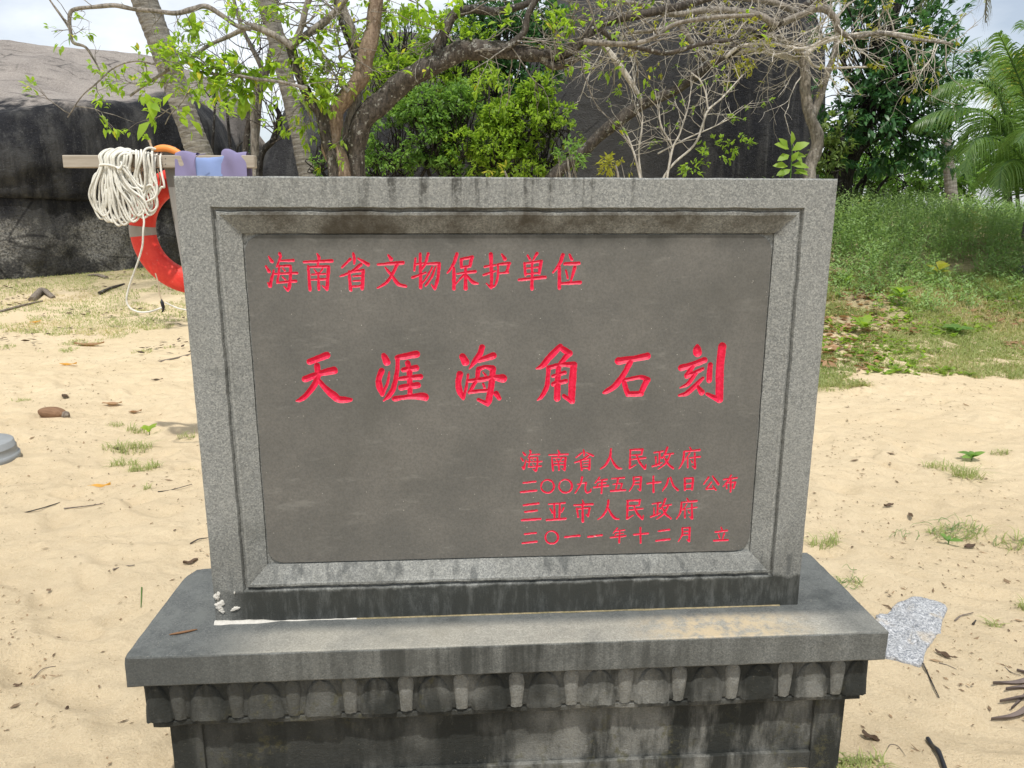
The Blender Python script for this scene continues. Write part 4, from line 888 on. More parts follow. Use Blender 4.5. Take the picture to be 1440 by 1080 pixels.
# grey branches from the upper right, nearly leafless
def tspec_r(tw_, Lv, tb):
    for ti, (pts, rr) in enumerate(tb):
        for i in range(21 if ti else 14):
            j = rnd.randint(len(pts) // 3 if ti == 0 else 4, len(pts) - 1); d = rv(); d.y *= .5
            if ti == 0 and j < len(pts) * .55: continue
            grow(tw_, Lv, pts[j], d, rnd.uniform(.3, .8), .0075, 2, 5, .06, .8, 0, 3, .8, .10)
bx_ = P(775, 300, 10.6)
traced_tree('leaning_tree', 'leaning grey-barked tree with a mass of almost leafless twigs, across the dark boulder', (bx_.x, bx_.y, .5), [
    ('trunk', [(720, 330, 20), (780, 246, 17), (818, 212, 16), (850, 184, 16), (880, 164, 16), (905, 148, 15), (950, 124, 14), (990, 96, 14), (1020, 76, 14), (1060, 52, 13), (1093, 33, 12), (1127, 13, 11), (1170, -12, 10)], 10.6, 'bark_dark', 31),
    ('branch', [(1093, 36, 10), (1060, 20, 9), (1000, 14, 8), (950, 20, 7), (900, 6, 6), (860, 2, 5)], 10.2, 'bark_grey', 32),
    ('branch', [(1100, 32, 9), (1150, 12, 9), (1175, 25, 8), (1180, 40, 7), (1200, 52, 6), (1240, 48, 5), (1290, 55, 4), (1340, 62, 3)], 10.2, 'bark_grey', 33),
    ('branch', [(1120, 18, 8), (1080, 2, 8), (1020, -4, 7), (960, -2, 6)], 10.4, 'bark_grey', 34),
    ('branch', [(1000, 92, 9), (970, 55, 7), (950, 30, 6), (925, 42, 5), (880, 46, 4)], 10.8, 'bark_grey', 35),
    ('branch', [(1010, 84, 8), (1060, 70, 7), (1100, 78, 7), (1130, 82, 6)], 10.9, 'twig_pale', 36),
    ('branch', [(1020, 80, 5), (1045, 64, 4), (1090, 62, 4), (1130, 68, 4), (1165, 52, 4)], 10.3, 'twig_pale', 37),
    ('branch', [(902, 140, 4), (888, 118, 7), (866, 86, 8), (848, 62, 7), (838, 56, 5)], 10.9, 'twig_pale', 38)],
    'leaf_yellow', tspec_r, lambda tw_, Lv, tb: [blob_leaves(Lv, *a, gap=-9) for a in [(1035, 45, 10.4, 34, 18, .5, 150, .06), (1052, 94, 10.2, 16, 14, .3, 160, .06), (1072, 62, 10.2, 10, 14, .3, 60, .06), (1000, 30, 10.2, 40, 12, .4, 80, .055), (900, 25, 10, 30, 14, .4, 60, .05)]], 'twig_pale')
# yellow-green tufts on the twigs are part of its own foliage; the bare white shrub in front
def bare_twigs(tw_, Lv, tb):
    for pts, rr in tb:
        for i in range(9):
            j = rnd.randint(len(pts) // 4, len(pts) - 1); d = rv(); d.y *= .3; d.z = abs(d.z); grow(tw_, Lv, pts[j], d, rnd.uniform(.15, .4), .005, 1, 5, .06, .35, .03, 2, .8, .3)
bx_ = P(925, 300, 9.9)
traced_tree('bare_shrub', 'pale bare-stemmed shrub with a few small leaves before the dark boulder', (bx_.x, bx_.y, .5), [
    ('stem', [(905, 330, 3.90), (935, 246, 3.51), (975, 205, 3.12), (988, 175, 2.81), (996, 155, 2.65), (1015, 138, 2.34), (1036, 115, 1.87), (1045, 105, 1.40)], 9.9, 'twig_pale', 41),
    ('stem', [(915, 330, 3.12), (898, 240, 3.12), (888, 205, 2.65), (876, 180, 2.34)], 9.9, 'twig_pale', 42), ('stem', [(918, 330, 3.12), (899, 230, 2.73), (902, 185, 2.34), (904, 165, 1.56)], 10, 'twig_pale', 43),
    ('stem', [(925, 330, 3.12), (942, 225, 2.65), (945, 205, 2.34), (930, 178, 2.03), (926, 150, 1.56)], 9.9, 'twig_pale', 44), ('stem', [(925, 330, 3.12), (944, 218, 2.50), (955, 190, 2.34), (965, 160, 2.03), (970, 140, 1.56)], 9.8, 'twig_pale', 45),
    ('stem', [(996, 157, 2.34), (992, 130, 2.03), (984, 112, 1.87), (972, 102, 1.56)], 9.9, 'twig_pale', 46), ('stem', [(925, 216, 2.18), (965, 195, 1.87), (1000, 180, 1.72), (1030, 165, 1.25)], 9.9, 'twig_pale', 47)],
    'leaf_shrub', bare_twigs, lambda tw_, Lv, tb: [blob_leaves(Lv, *a) for a in [(1030, 200, 9.9, 24, 14, .2, 110, .07), (1043, 163, 9.9, 14, 8, .1, 30, .07), (1005, 215, 9.9, 30, 22, .3, 120, .06), (970, 235, 9.8, 18, 12, .2, 110, .07), (898, 138, 9.9, 6, 8, .1, 20, .06), (875, 125, 9.9, 14, 6, .1, 30, .06)]], 'twig_pale', cat='shrub')
# low leafy shrubs showing over the tablet's top edge
for px, py, rx, ry, n_, sz, mt_, lab in [(868, 232, 26, 14, 260, .08, 'leaf_yellow', 'low yellow-green shrub below the bare shrub, over the tablet edge'), (800, 222, 26, 24, 300, .07, 'leaf_mid', 'small mid green shrub beside the foot of the leaning trunk'), (712, 240, 24, 8, 110, .10, 'leaf_yellow', 'low tuft with broad yellow-green leaves at the middle of the tablet edge')]:
    q = P(px, 300, 9.4); st_ = q.copy()
    def cl(tw_, Lv, tb, a=(px, py, 9.4, rx, ry, .3, n_, sz), q=q):
        blob_leaves(Lv, *a, tw_=tw_, frm=Vector((q.x, q.y, .6)))
    traced_tree('leafy_shrub', lab, (q.x, q.y, .5), [('stem', [(px, 330, 5), (px + 2, 260, 4), (px - 2, py, 2)], 9.4, 'bark_grey', 60)], mt_, None, cl, 'bark_grey', cat='shrub')

# big shrubs between the trees
def shrub(label, px, Y, blobs, mat_, stems=5, group=None, size=.09, tm='bark_black'):
    q = P(px, 300, Y); base = Vector((q.x, Y, float(hground(q.x, Y)))); limbs = []
    for i in range(stems):
        b = blobs[i % len(blobs)]; limbs.append(('stem', [(px + rnd.uniform(-8, 8), 330, 7), ((px + b[0]) / 2 + rnd.uniform(-15, 15), 270, 5), (b[0] + rnd.uniform(-.4, .4) * b[2], b[1] + b[3] * .4, 3), (b[0] + rnd.uniform(-.3, .3) * b[2], b[1] - b[3] * .3, 2)], Y, tm, 70 + i))
    def cl(tw_, Lv, tb):
        for (bx, by, rx, ry, n_) in blobs: blob_leaves(Lv, bx, by, Y, rx, ry, min(1.2, rx * Y / F), int(n_ * 1.15), size, .40, .35, .3, tw_, Vector((P(bx, by + ry, Y).x, Y, P(bx, by + ry, Y).z)), -.17)
    return traced_tree('green_shrub', label, tuple(base), limbs, mat_, None, cl, tm, group, 'shrub')
shrub('bright green dense shrub, behind the tablet right of the arching limb', 715, 11.2, [(650, 200, 34, 26, 900), (802, 212, 26, 22, 600), (785, 165, 26, 24, 420), (690, 125, 34, 20, 420), (760, 125, 26, 18, 300), (735, 175, 50, 40, 1900), (768, 205, 56, 36, 2000), (700, 205, 50, 40, 1700), (700, 160, 34, 24, 900), (745, 140, 18, 22, 500), (725, 235, 70, 22, 1400)], 'leaf_shrub', size=.085)
shrub('dull olive-green shrub with small leaves right of the many-stemmed tree', 590, 11.6, [(560, 200, 48, 42, 2000), (610, 190, 48, 46, 2100), (650, 170, 40, 50, 1700), (600, 150, 55, 26, 1300), (540, 235, 50, 20, 1000), (640, 235, 50, 22, 1000)], 'leaf_mid', size=.09)
shrub('tall fresh green shrub high behind the arching limb', 560, 12.8, [(560, 60, 55, 45, 2000), (590, 120, 60, 40, 1700), (545, 110, 45, 45, 1500), (640, 70, 50, 50, 1700), (660, 120, 40, 30, 1000)], 'leaf_shrub', size=.10)
shrub('dark green tree-like shrub beside the tall dark boulder', 715, 13.6, [(700, 50, 70, 45, 2300), (740, 95, 50, 42, 1500), (690, 115, 60, 40, 1500), (760, 30, 40, 40, 1100), (720, 5, 80, 40, 1500)], 'leaf_dark', size=.12)
shrub('small grey-green shrub at the foot of the right palm trunk', 455, 10.9, [(450, 215, 16, 32, 420), (468, 190, 14, 30, 300)], 'leaf_mid', 3, size=.06)
shrub('light shrub with fine leaves in the sky gap beside the boulder', 330, 15.5, [(312, 140, 18, 14, 150), (338, 205, 12, 18, 110), (298, 128, 16, 10, 90)], 'leaf_mid', 3, size=.08)

# slender dark multi-stemmed tree between the palm trunks
def tspec_t(tw_, Lv, tb):
    for pts, rr in tb:
        for i in range(12):
            j = rnd.randint(len(pts) // 3, len(pts) - 1); d = rv(); d.y *= .4; d.z = abs(d.z) * .8; grow(tw_, Lv, pts[j], d, rnd.uniform(.5, 1.1), .010, 2, 3, .06, .45, .02, 3, .7, .10)
bx_ = P(360, 300, 12.2)
traced_tree('thin_tree', 'slender dark-stemmed bare tree between the two leaning palm trunks', (bx_.x, 12.2, .4), [
    ('trunk', [(362, 330, 12), (360, 215, 11), (357, 170, 10), (361, 130, 8), (368, 100, 7), (353, 66, 6), (337, 30, 5), (325, -15, 4)], 12.2, 'bark_grey', 51),
    ('trunk', [(350, 330, 9), (345, 215, 8), (350, 160, 7), (338, 134, 5), (318, 118, 4), (306, 105, 3)], 12.3, 'bark_dark', 52),
    ('trunk', [(366, 330, 10), (366, 225, 9), (384, 195, 8), (393, 165, 7), (386, 148, 4)], 12.0, 'bark_black', 53),
    ('trunk', [(362, 190, 8), (366, 140, 6), (376, 90, 6), (384, 40, 5), (390, -10, 4)], 12.4, 'bark_grey', 54)], 'leaf_mid', tspec_t, None, 'bark_dark')

# forked tree at the right of the dark boulder
def tspec_f(tw_, Lv, tb):
    for pts, rr in tb[:3]:
        for i in range(10):
            j = rnd.randint(len(pts) // 2, len(pts) - 1); d = rv(); d.y *= .4; grow(tw_, Lv, pts[j], d, rnd.uniform(.4, 1.), .010, 2, 4, .07, .5, 0, 3, .7, .22)
bx_ = P(1141, 300, 10.8)
traced_tree('forked_tree', 'forked tree with patchy pale and black bark behind the tablet right corner', (bx_.x, 10.8, .8), [
    ('trunk', [(1140, 330, 18), (1139, 246, 16), (1145, 215, 16), (1146, 185, 16), (1140, 165, 15), (1134, 133, 14), (1131, 93, 13), (1128, 70, 12), (1105, 58, 10), (1075, 48, 9), (1050, 40, 7)], 10.8, 'bark_grey', 61),
    ('branch', [(1143, 163, 11), (1152, 140, 10), (1162, 110, 9), (1172, 80, 8), (1177, 43, 7), (1165, 15, 6), (1148, -10, 5)], 10.8, 'bark_grey', 62),
    ('branch', [(1131, 78, 8), (1155, 60, 5), (1190, 50, 4), (1240, 45, 4), (1290, 50, 3), (1330, 58, 2.4)], 10.5, 'twig_pale', 63),
    ('branch', [(1133, 75, 4), (1145, 92, 3.2), (1170, 96, 3), (1220, 94, 2.6)], 10.5, 'twig_pale', 64)],
    'leaf_yellow', tspec_f, lambda tw_, Lv, tb: [blob_leaves(Lv, *a) for a in [(1225, 98, 10.4, 12, 6, .1, 30, .08), (1280, 45, 10.4, 18, 10, .2, 80, .08), (1255, 8, 10.4, 10, 6, .1, 30, .08), (1300, 58, 10.4, 14, 4, .1, 20, .08), (1240, 38, 10.4, 12, 6, .1, 24, .08), (1183, 45, 10.4, 8, 4, .1, 14, .08), (1270, 32, 10.4, 12, 6, .1, 30, .08)]], 'twig_pale')

# dense dark green tree on the right
def cl_dense(tw_, Lv, tb):
    frm = tb[0][0][len(tb[0][0]) // 2]
    for (bx, by, rx, ry, n_) in [(1200, 30, 50, 40, 900), (1270, 60, 50, 40, 1150), (1310, 95, 34, 34, 800), (1300, 30, 44, 26, 560), (1250, 120, 55, 40, 1300), (1295, 150, 40, 34, 900), (1210, 165, 42, 40, 1000), (1255, 195, 55, 34, 1300), (1300, 195, 40, 30, 800), (1200, 105, 22, 16, 160), (1320, 225, 26, 22, 420), (1240, 225, 46, 16, 420), (1180, 200, 26, 36, 420), (1335, 105, 16, 20, 220), (1160, 130, 20, 30, 200), (1245, -20, 90, 30, 1500)]:
        blob_leaves(Lv, bx, by, 12.6, rx, ry, 1.1, n_, .13, .42, .0, .2, tw_, Vector(frm))
bx_ = P(1190, 300, 12.8)
traced_tree('dense_tree', 'dense dark green broadleaf tree with a black trunk, left of the coconut palm', (bx_.x, 12.8, 1.0), [
    ('trunk', [(1178, 320, 30), (1190, 246, 26), (1207, 200, 21), (1226, 133, 17), (1240, 67, 14), (1258, 20, 12), (1275, -40, 10)], 12.8, 'bark_black', 71),
    ('branch', [(1200, 215, 12), (1240, 190, 9), (1280, 180, 7), (1315, 190, 5)], 12.6, 'bark_black', 72), ('branch', [(1222, 145, 10), (1255, 120, 8), (1300, 100, 6), (1330, 90, 4)], 12.6, 'bark_black', 73),
    ('branch', [(1222, 145, 9), (1195, 110, 7), (1180, 60, 6), (1170, 20, 5)], 12.8, 'bark_black', 74)], 'leaf_dark', None, cl_dense, 'bark_black')
shrub('olive shrub with drooping leaves beneath the dense tree', 1170, 12.0, [(1175, 185, 24, 34, 380), (1165, 222, 24, 24, 320)], 'leaf_olive', 3, size=.12)
shrub('feathery mid green bush on the bank under the dense tree', 1215, 13.6, [(1215, 215, 40, 36, 900), (1255, 235, 40, 16, 500)], 'leaf_mid', 3, size=.06)
for px, py, rx, ry, Y, lab in [(1432, 110, 34, 30, 24, 'yellow-green treetop far behind the coconut palm'), (1300, 240, 110, 30, 20, 'distant hedge of trees seen under the dense tree'), (1190, 225, 60, 45, 21, 'distant dark hedge right behind the tablet corner'), (1430, 200, 60, 50, 24, 'distant green tree behind the palm fronds')]:
    shrub(lab, px, Y, [(px, py, rx, ry, 1700), (px - rx * .3, py + ry * .5, rx, ry * .8, 1100), (px + 60, py + 25, 50, 50, 900)], 'leaf_yellow' if py < 150 else 'leaf_mid', 3, size=.2)

# seedling with large leaves
q = P(1113, 260, 8.8); T_ = empty('young_plant', (q.x, 8.8, float(hground(q.x, 8.8))), 'young plant with large oval light green leaves above the tablet right corner', 'plant')
mb = MB(); st_pts = cr([(q.x, 8.8, T_.location.z), tuple(P(1112, 245, 8.8)), tuple(P(1114, 215, 8.8)), tuple(P(1113, 195, 8.8))], 5); mb.tube(st_pts, np.linspace(.008, .004, len(st_pts)), 6); child(mb.build('stem', MAT['leaf_mid'], None, True), T_)
Lp = Leaves()
for x, y, dx, dy, l in [(1113, 205, -.1, 1, .16), (1113, 212, 1, .55, .2), (1110, 210, -1, .35, .2), (1108, 208, -.9, .8, .16), (1113, 218, 1, -.05, .16), (1110, 218, -.9, -.35, .17), (1115, 216, .3, -.3, .15), (1112, 232, 1, -.1, .2), (1108, 234, -1, .1, .17), (1112, 238, -.4, -.2, .17), (1118, 238, .8, -.35, .16), (1106, 240, -.8, -.3, .15), (1113, 228, .2, .6, .14), (1116, 244, .5, .1, .16)]:
    p_ = P(x, y, 8.8); Lp.add(tuple(p_ - T_.location), (dx, rnd.uniform(-.5, 0), dy), (rnd.uniform(-.3, .3), -.75, .6), l, l * .42, rnd.uniform(.3, .9))
Lp.singles('leaf', MAT['leaf_shrub'], T_, range(len(Lp.p)), .12)

# ------------------------------------------------------------------ coconut palms
def palm_trunk(path, Y, name='trunk', seed=0):
    rows = []
    for r_ in path: rows.append((*P(r_[0], r_[1], Y if len(r_) < 4 else r_[3]), r_[2] * .5 * Y / F))
    rows = cr(rows, 8); L_ = np.concatenate([[0], np.cumsum(np.linalg.norm(np.diff(rows[:, :3], axis=0), axis=1))]); n_ = int(L_[-1] / .022); t = np.linspace(0, L_[-1], n_)
    R_ = np.array([np.interp(t, L_, rows[:, i]) for i in range(4)]).T; ph = (t / .085 + .5 * np.sin(t * 3)) % 1; R_[:, 3] *= 1 + .05 * ph + .02 * np.sin(t * 1.7)
    mb = MB(); mb.tube(R_[:, :3], R_[:, 3], 14, wob=.02, seed=seed); return mb.build(name, MAT['palm_bark'], None, False), R_[-1, :3]
def frond_mesh(path, Llen, nl=46, droop=.9, mat='frond', rad=.022, fold=.3, seed=0, parent=None, wfac=.022):
    """path: world points along the midrib; leaflets hang from both sides"""
    rg_ = random.Random(seed); pts = cr(path, 10); L_ = np.concatenate([[0], np.cumsum(np.linalg.norm(np.diff(pts, axis=0), axis=1))]); tot = L_[-1]
    mb = MB(); mb.tube(pts, np.linspace(rad, rad * .2, len(pts)), 6); me_o = mb.build('midrib', MAT[mat], parent, True, attr='rnd')
    V, Q, r_ = [], [], []
    for i in range(nl):
        t = .14 + .86 * (i + rg_.uniform(-.3, .3)) / nl; s_ = min(max(t, 0), .995) * tot; p = np.array([np.interp(s_, L_, pts[:, j]) for j in range(3)]); p2 = np.array([np.interp(min(s_ + .08, tot), L_, pts[:, j]) for j in range(3)]); p1 = np.array([np.interp(max(s_ - .08, 0), L_, pts[:, j]) for j in range(3)])
        tg = p2 - p1; tg /= np.linalg.norm(tg) + 1e-9; side = np.cross(tg, [0, 0, 1.]); side /= np.linalg.norm(side) + 1e-9; upv = np.cross(side, tg)
        ll = Llen * (math.sin(math.pi * min(1, .12 + t * .86)) ** .55) * rg_.uniform(.85, 1.1)
        for sg in (-1, 1):
            d = side * sg * .85 + tg * (.5 + .35 * t) + upv * fold + np.array([rg_.gauss(0, .06) for _ in range(3)]); d /= np.linalg.norm(d); rr = rg_.random(); wv_ = wfac * rg_.uniform(.8, 1.15)
            q = p.copy(); prev = None; wd = np.cross(d, upv); wd = tg * .9
            for s in range(5):
                f = s / 4; w_ = wv_ * (1 - f ** 2 * .95); V += [q + wd * w_ * .5, q - wd * w_ * .5]; r_ += [rr, rr]
                if s: k_ = len(V); Q.append((k_ - 4, k_ - 3, k_ - 1, k_ - 2))
                d = d + np.array([0, 0, -droop * .28 * (1 + f)]); d /= np.linalg.norm(d); q = q + d * ll / 4
    me2 = mesh_np('leaflets', np.array(V), [np.array(Q)], MAT[mat], parent, True, {'rnd': r_}, 'stuff'); return me_o, me2
def palm(name, label, base, fronds, tr=None, tY=11, mat='frond', Llen=.55, nl=46, droop=.9, top=None, group=None):
    T_ = empty(name, base, label, 'palm tree', group)
    if tr: o, top = palm_trunk(tr, tY, seed=len(label)); child(o, T_)
    for i, pth in enumerate(fronds):
        fr_ = bpy.data.objects.new('frond', None); COL.objects.link(fr_)
        for o in frond_mesh(pth, Llen, nl, droop, mat, seed=i + len(label)): o.parent = fr_
        fr_.parent = T_; fr_.matrix_parent_inverse = Matrix.Translation(-Vector(T_.location))
    return T_
def crown(top, n_, R_=2.6, seed=0):
    rg_ = random.Random(seed); out_ = []; top = Vector(top)
    for i in range(n_):
        a = 2 * math.pi * i / n_ + rg_.uniform(-.2, .2); e = rg_.uniform(.1, 1.1); r = R_ * rg_.uniform(.85, 1.1); dx, dy = math.cos(a), math.sin(a)
        out_.append([tuple(top + Vector((dx * r * f, dy * r * f, r * (e * f - (.55 + .45 * e) * f * f)))) for f in (0, .25, .5, .75, 1)])
    return out_
def tpalm(label, path, Y, seed):
    b = P(path[0][0], path[0][1], Y); T_ = empty('coconut_palm', (b.x, Y, b.z), label, 'palm tree', 'leaning coconut palm trunks'); o, top = palm_trunk(path, Y, seed=seed); child(o, T_)
    for i, pth in enumerate(crown(top, 11, 2.7, seed)):
        fr_ = bpy.data.objects.new('frond', None); COL.objects.link(fr_)
        for o in frond_mesh(pth, .6, 30, .9, 'frond', seed=i): o.parent = fr_
        fr_.parent = T_; fr_.matrix_parent_inverse = Matrix.Translation(-Vector(T_.location))
tpalm('thick leaning grey palm trunk rising behind the rescue stand', [(330, 420, 48), (303, 300, 41), (283, 225, 34), (262, 165, 31), (240, 100, 31), (220, 45, 31), (203, 0, 31), (178, -70, 30), (140, -200, 28), (95, -400, 26)], 10.2, 1)
tpalm('slimmer leaning grey palm trunk left of the many-stemmed tree', [(480, 420, 30), (448, 300, 25), (432, 245, 22), (418, 180, 21), (404, 120, 21), (390, 60, 22), (373, 0, 22), (350, -70, 21), (310, -190, 20), (265, -380, 18)], 11.4, 2)
def W(px, py, Y): return tuple(P(px, py, Y))
Yp = 10.6
b_ = P(1452, 330, Yp)
frs = [
 [W(1455, 300, Yp), W(1440, 230, Yp - .3), W(1412, 200, Yp - .6), W(1384, 192, Yp - .8), W(1366, 205, Yp - .9), W(1355, 245, Yp - 1)],
 [W(1460, 290, Yp), W(1420, 200, Yp), W(1390, 160, Yp - .1), W(1345, 152, Yp - .2), W(1310, 160, Yp - .2), W(1288, 172, Yp - .2)],
 [W(1460, 290, Yp), W(1420, 175, Yp + .2), W(1400, 130, Yp + .3), W(1370, 113, Yp + .3), W(1335, 116, Yp + .3), W(1312, 130, Yp + .3)],
 [W(1465, 290, Yp), W(1455, 200, Yp), W(1440, 130, Yp), W(1420, 80, Yp), W(1404, 45, Yp)],
 [W(1470, 290, Yp), W(1475, 200, Yp - .3), W(1470, 120, Yp - .3), W(1450, 60, Yp - .3), W(1440, 30, Yp - .2)],
 [W(1462, 290, Yp), W(1440, 200, Yp + .5), W(1410, 170, Yp + .7), W(1375, 175, Yp + .9), W(1350, 200, Yp + .9)],
 [W(1460, 295, Yp), W(1450, 240, Yp - .6), W(1428, 225, Yp - 1), W(1410, 235, Yp - 1.2), W(1405, 265, Yp - 1.3)],
 [W(1470, 290, Yp), W(1490, 230, Yp - .6), W(1475, 190, Yp - 1), W(1450, 180, Yp - 1.3), W(1430, 200, Yp - 1.5)],
 [W(1470, 290, Yp), W(1530, 210, Yp), W(1600, 180, Yp), W(1660, 220, Yp)], [W(1470, 290, Yp), W(1520, 150, Yp + .5), W(1570, 90, Yp + .8), W(1640, 80, Yp + 1)],
 [W(1470, 290, Yp), W(1460, 180, Yp + .4), W(1440, 160, Yp + .8), W(1400, 100, Yp + 1.3), W(1395, 75, Yp + 1.5)]]
palm('coconut_palm', 'young coconut palm with arching feathery fronds at the right edge', (b_.x, Yp, float(hground(b_.x, Yp))), frs, [(1452, 335, 26), (1455, 310, 24), (1460, 290, 18)], Yp, 'frond', .74, 120, 1.25)
Y2 = 18.
palm('coconut_palm', 'farther palm whose frond tips show above the dense tree at the right', (P(1400, 300, Y2).x, Y2, 1.2), [
 [W(1330, 190, Y2), W(1350, 130, Y2), W(1372, 75, Y2), W(1395, 52, Y2)], [W(1330, 190, Y2), W(1338, 120, Y2), W(1342, 75, Y2), W(1348, 40, Y2), W(1352, 28, Y2)], [W(1330, 190, Y2), W(1350, 150, Y2), W(1385, 110, Y2), W(1410, 95, Y2)], [W(1330, 190, Y2), W(1320, 130, Y2), W(1300, 95, Y2), W(1275, 100, Y2)]],
 [(1340, 300, 16), (1335, 240, 14), (1330, 190, 12)], Y2, 'frond', .75, 40, .4)
Y3 = 8.5
tp = P(1560, -260, Y3)
palm('coconut_palm', 'tall palm beyond the frame with one grey-brown frond tip hanging into the top right corner', (P(1640, 500, Y3 + 1).x, Y3, .0), [
 [tuple(tp), W(1480, -230, Y3), W(1420, -120, Y3), W(1394, -40, Y3), W(1387, 4, Y3), W(1386, 32, Y3)]] + crown(tp, 8, 2.6, 9), [(1640, 480, 40), (1625, 200, 34), (1590, -50, 30), (1560, -260, 28)], Y3, 'frond_grey', .5, 60, 1.8)

# ------------------------------------------------------------------ rescue stand with lifebuoy, rope and shirt
YS = 4.33
pb = P(262, 440, YS); SX = P(240, 240, YS).x
st = empty('rescue_stand', (SX, YS, 0), 'weathered wooden T-shaped rescue stand beside the tablet left corner', 'stand')
ppx = YS / F
def at(px, py, Y=YS): return P(px, py, Y)
def wbox(name, lo, hi, mat, parent, org, seg=.06, jit=.0015): 
    o = rough_box(name, np.array(lo), np.array(hi), mat, None, seg, .004, jit); o.parent = parent; o.matrix_parent_inverse = Matrix.Translation(-Vector(org)); return o
ztop = at(240, 206).z; bz1, bz0 = at(200, 219.5).z, at(200, 237).z
po_ = wbox('post', (SX - .030, YS - .030, -.25), (SX + .030, YS + .030, ztop), MAT['postwood'], st, st.location)
for v_ in po_.data.vertices: v_.co.x += .078 * (ztop - v_.co.z)
wbox('crossbar', (at(99, 229).x, YS - .076, bz0), (at(364, 229).x, YS - .0305, bz1), MAT['wood'], st, st.location)
for dx, dz in ((-.010, .012), (.012, .014), (-.012, -.016), (.010, -.014)):
    mb = MB(); c_ = Vector((SX + dx + .0, YS - .0762, (bz0 + bz1) / 2 + dz)); mb.tube([tuple(c_ + Vector((0, .004, 0))), tuple(c_ - Vector((0, .0012, 0)))], [.0028, .0028], 8); child(mb.build('nail', MAT['black'], None), st)
# lifebuoy hanging behind the post
c_ = at(272, 325, YS + .09); R0, R1 = .292, .071; lb = empty('lifebuoy', (c_.x, c_.y, c_.z - .36), 'red lifebuoy with grey reflective bands hanging on the wooden stand', 'lifebuoy')
def torus(a0, a1, n_, r_, sq=1.0, m_=26):
    g = []
    for i in range(n_ + 1):
        a = a0 + (a1 - a0) * i / n_; row = []
        for j in range(m_):
            b = 2 * math.pi * j / m_; rr = R0 + r_ * math.copysign(abs(math.cos(b)) ** .85, math.cos(b)); row.append((c_.x + rr * math.cos(a), c_.y + r_ * .72 * math.copysign(abs(math.sin(b)) ** .85, math.sin(b)), c_.z + rr * math.sin(a)))
        g.append(row)
    return np.array(g)
mb = MB(); mb.grid(torus(0, 2 * math.pi, 72, R1), closev=True); child(mb.build('ring', MAT['buoy'], None, True), lb)
for a in (180, 90, 0, 270):
    mb = MB(); mb.grid(torus(math.radians(a - 5.5), math.radians(a + 5.5), 6, R1 + .0022), closev=True); child(mb.build('reflective_band', MAT['band'], None, True), lb)
gr_ = []
for i in range(4):
    a0 = math.radians(180 + 90 * i); pts = [(c_.x + (R0 + R1 + .006 + .045 * math.sin(math.pi * f)) * math.cos(a0 + f * math.pi / 2), c_.y, c_.z + (R0 + R1 + .006 + .03 * math.sin(math.pi * f) - .03 * math.sin(math.pi * f)) * math.sin(a0 + f * math.pi / 2)) for f in np.linspace(0, 1, 12)]
    if i in (0, 3): continue
    mb = MB(); mb.tube(pts, .004, 6); child(mb.build('grab_line', MAT['rope'], None, True), lb)
# coiled rope
rc = empty('rope_coil', (at(175, 228).x, YS - .1, bz1), 'bundle of white rope looped over the left arm of the wooden stand', 'rope'); rr_ = random.Random(4)
YR = YS - .115
def rope(pts, name, parent, mat='rope', r=.0062, n_=7):
    mb = MB(); mb.tube(cr(pts, n_), r, 7); return child(mb.build(name, MAT[mat], None, True), parent)
def A(px, py, dy=0.): q = at(px, py, YR); return (q.x, q.y + dy, q.z)
mbc = MB()
for i in range(19):       # tight loops over the bar, bound below it
    f = (i + rr_.uniform(-.2, .2)) / 18; x0 = 144 + 26 * f; xb = 139 + 74 * f; yb = 303 + 12 * math.sin(math.pi * min(1, f * 1.15)) + rr_.uniform(-7, 3); dz = rr_.uniform(-.012, .012)
    xt = 148 + 34 * f; yt = 208 + 6 * abs(f - .4) + rr_.uniform(-1, 4); x1 = 146 + 30 * ((f * 1.7 + .3) % 1)
    bul = rr_.uniform(-5, 5) - 6 * (1 - f)
    pts = [A(xt + 6, yt + 3, .075), A(xt, yt, .02), A(x0 - 2 + 3 * f, 219, -.012 + dz), A(x0, 234, -.016 + dz), A(x0 + (xb - x0) * .35 + bul, 262, -.022 + dz * 1.3), A(xb - 9, yb - 18, -.02 + dz), A(xb, yb, -.012 + dz * .6), A(xb + 9, yb - 10, dz), A(xb + 8 - 6 * f, yb - 36, -.006 + dz), A(x1 + (xb - x1) * .45 + 6, 262, -.004 + dz), A(x1 + 3, 236, -.004 + dz * .5), A(x1 + 4, 218, .004), A(xt + 10, yt + 1, .03), A(xt + 8, yt + 8, .085), A(xt + 4, 240, .1)]
    mbc.tube(cr(pts, 6), .0062, 7)
for i in range(9):        # looser loops behind and to the right
    x0 = 176 + 4.6 * i + rr_.uniform(-2, 2); yb = 298 - 3 * i + rr_.uniform(-14, 8); wv_ = rr_.uniform(8, 20)
    pts = [A(x0 - 8, 214 + rr_.uniform(-2, 3), .08), A(x0 - 2, 212 + rr_.uniform(-2, 3), .02), A(x0 + 2, 224, -.01), A(x0 + rr_.uniform(-6, 6), 250, .0), A(x0 - 6 + rr_.uniform(-8, 8), 275, .01), A(x0 + wv_ * .2, yb, .012), A(x0 + wv_ * .8, yb - 14, .006), A(x0 + wv_ + 2, 262, .0), A(x0 + wv_ * .8, 240, .006), A(x0 + wv_ * .4 + 2, 222, .03), A(x0 + 4, 214, .08)]
    mbc.tube(cr(pts, 6), .0058, 7)
for i in range(4):        # strays that swing out on the left
    pts = [A(146, 240, -.01), A(139 - 2 * i, 248, -.005), A(132 - i, 266 + 3 * i, 0), A(133 + 3 * i, 287, 0), A(143 + 2 * i, 300 - 4 * i, -.01), A(152, 286 - 5 * i, -.016), A(149, 262, -.01)]
    mbc.tube(cr(pts, 6), .006, 7)
child(mbc.build('loops', MAT['rope'], None, True), rc)
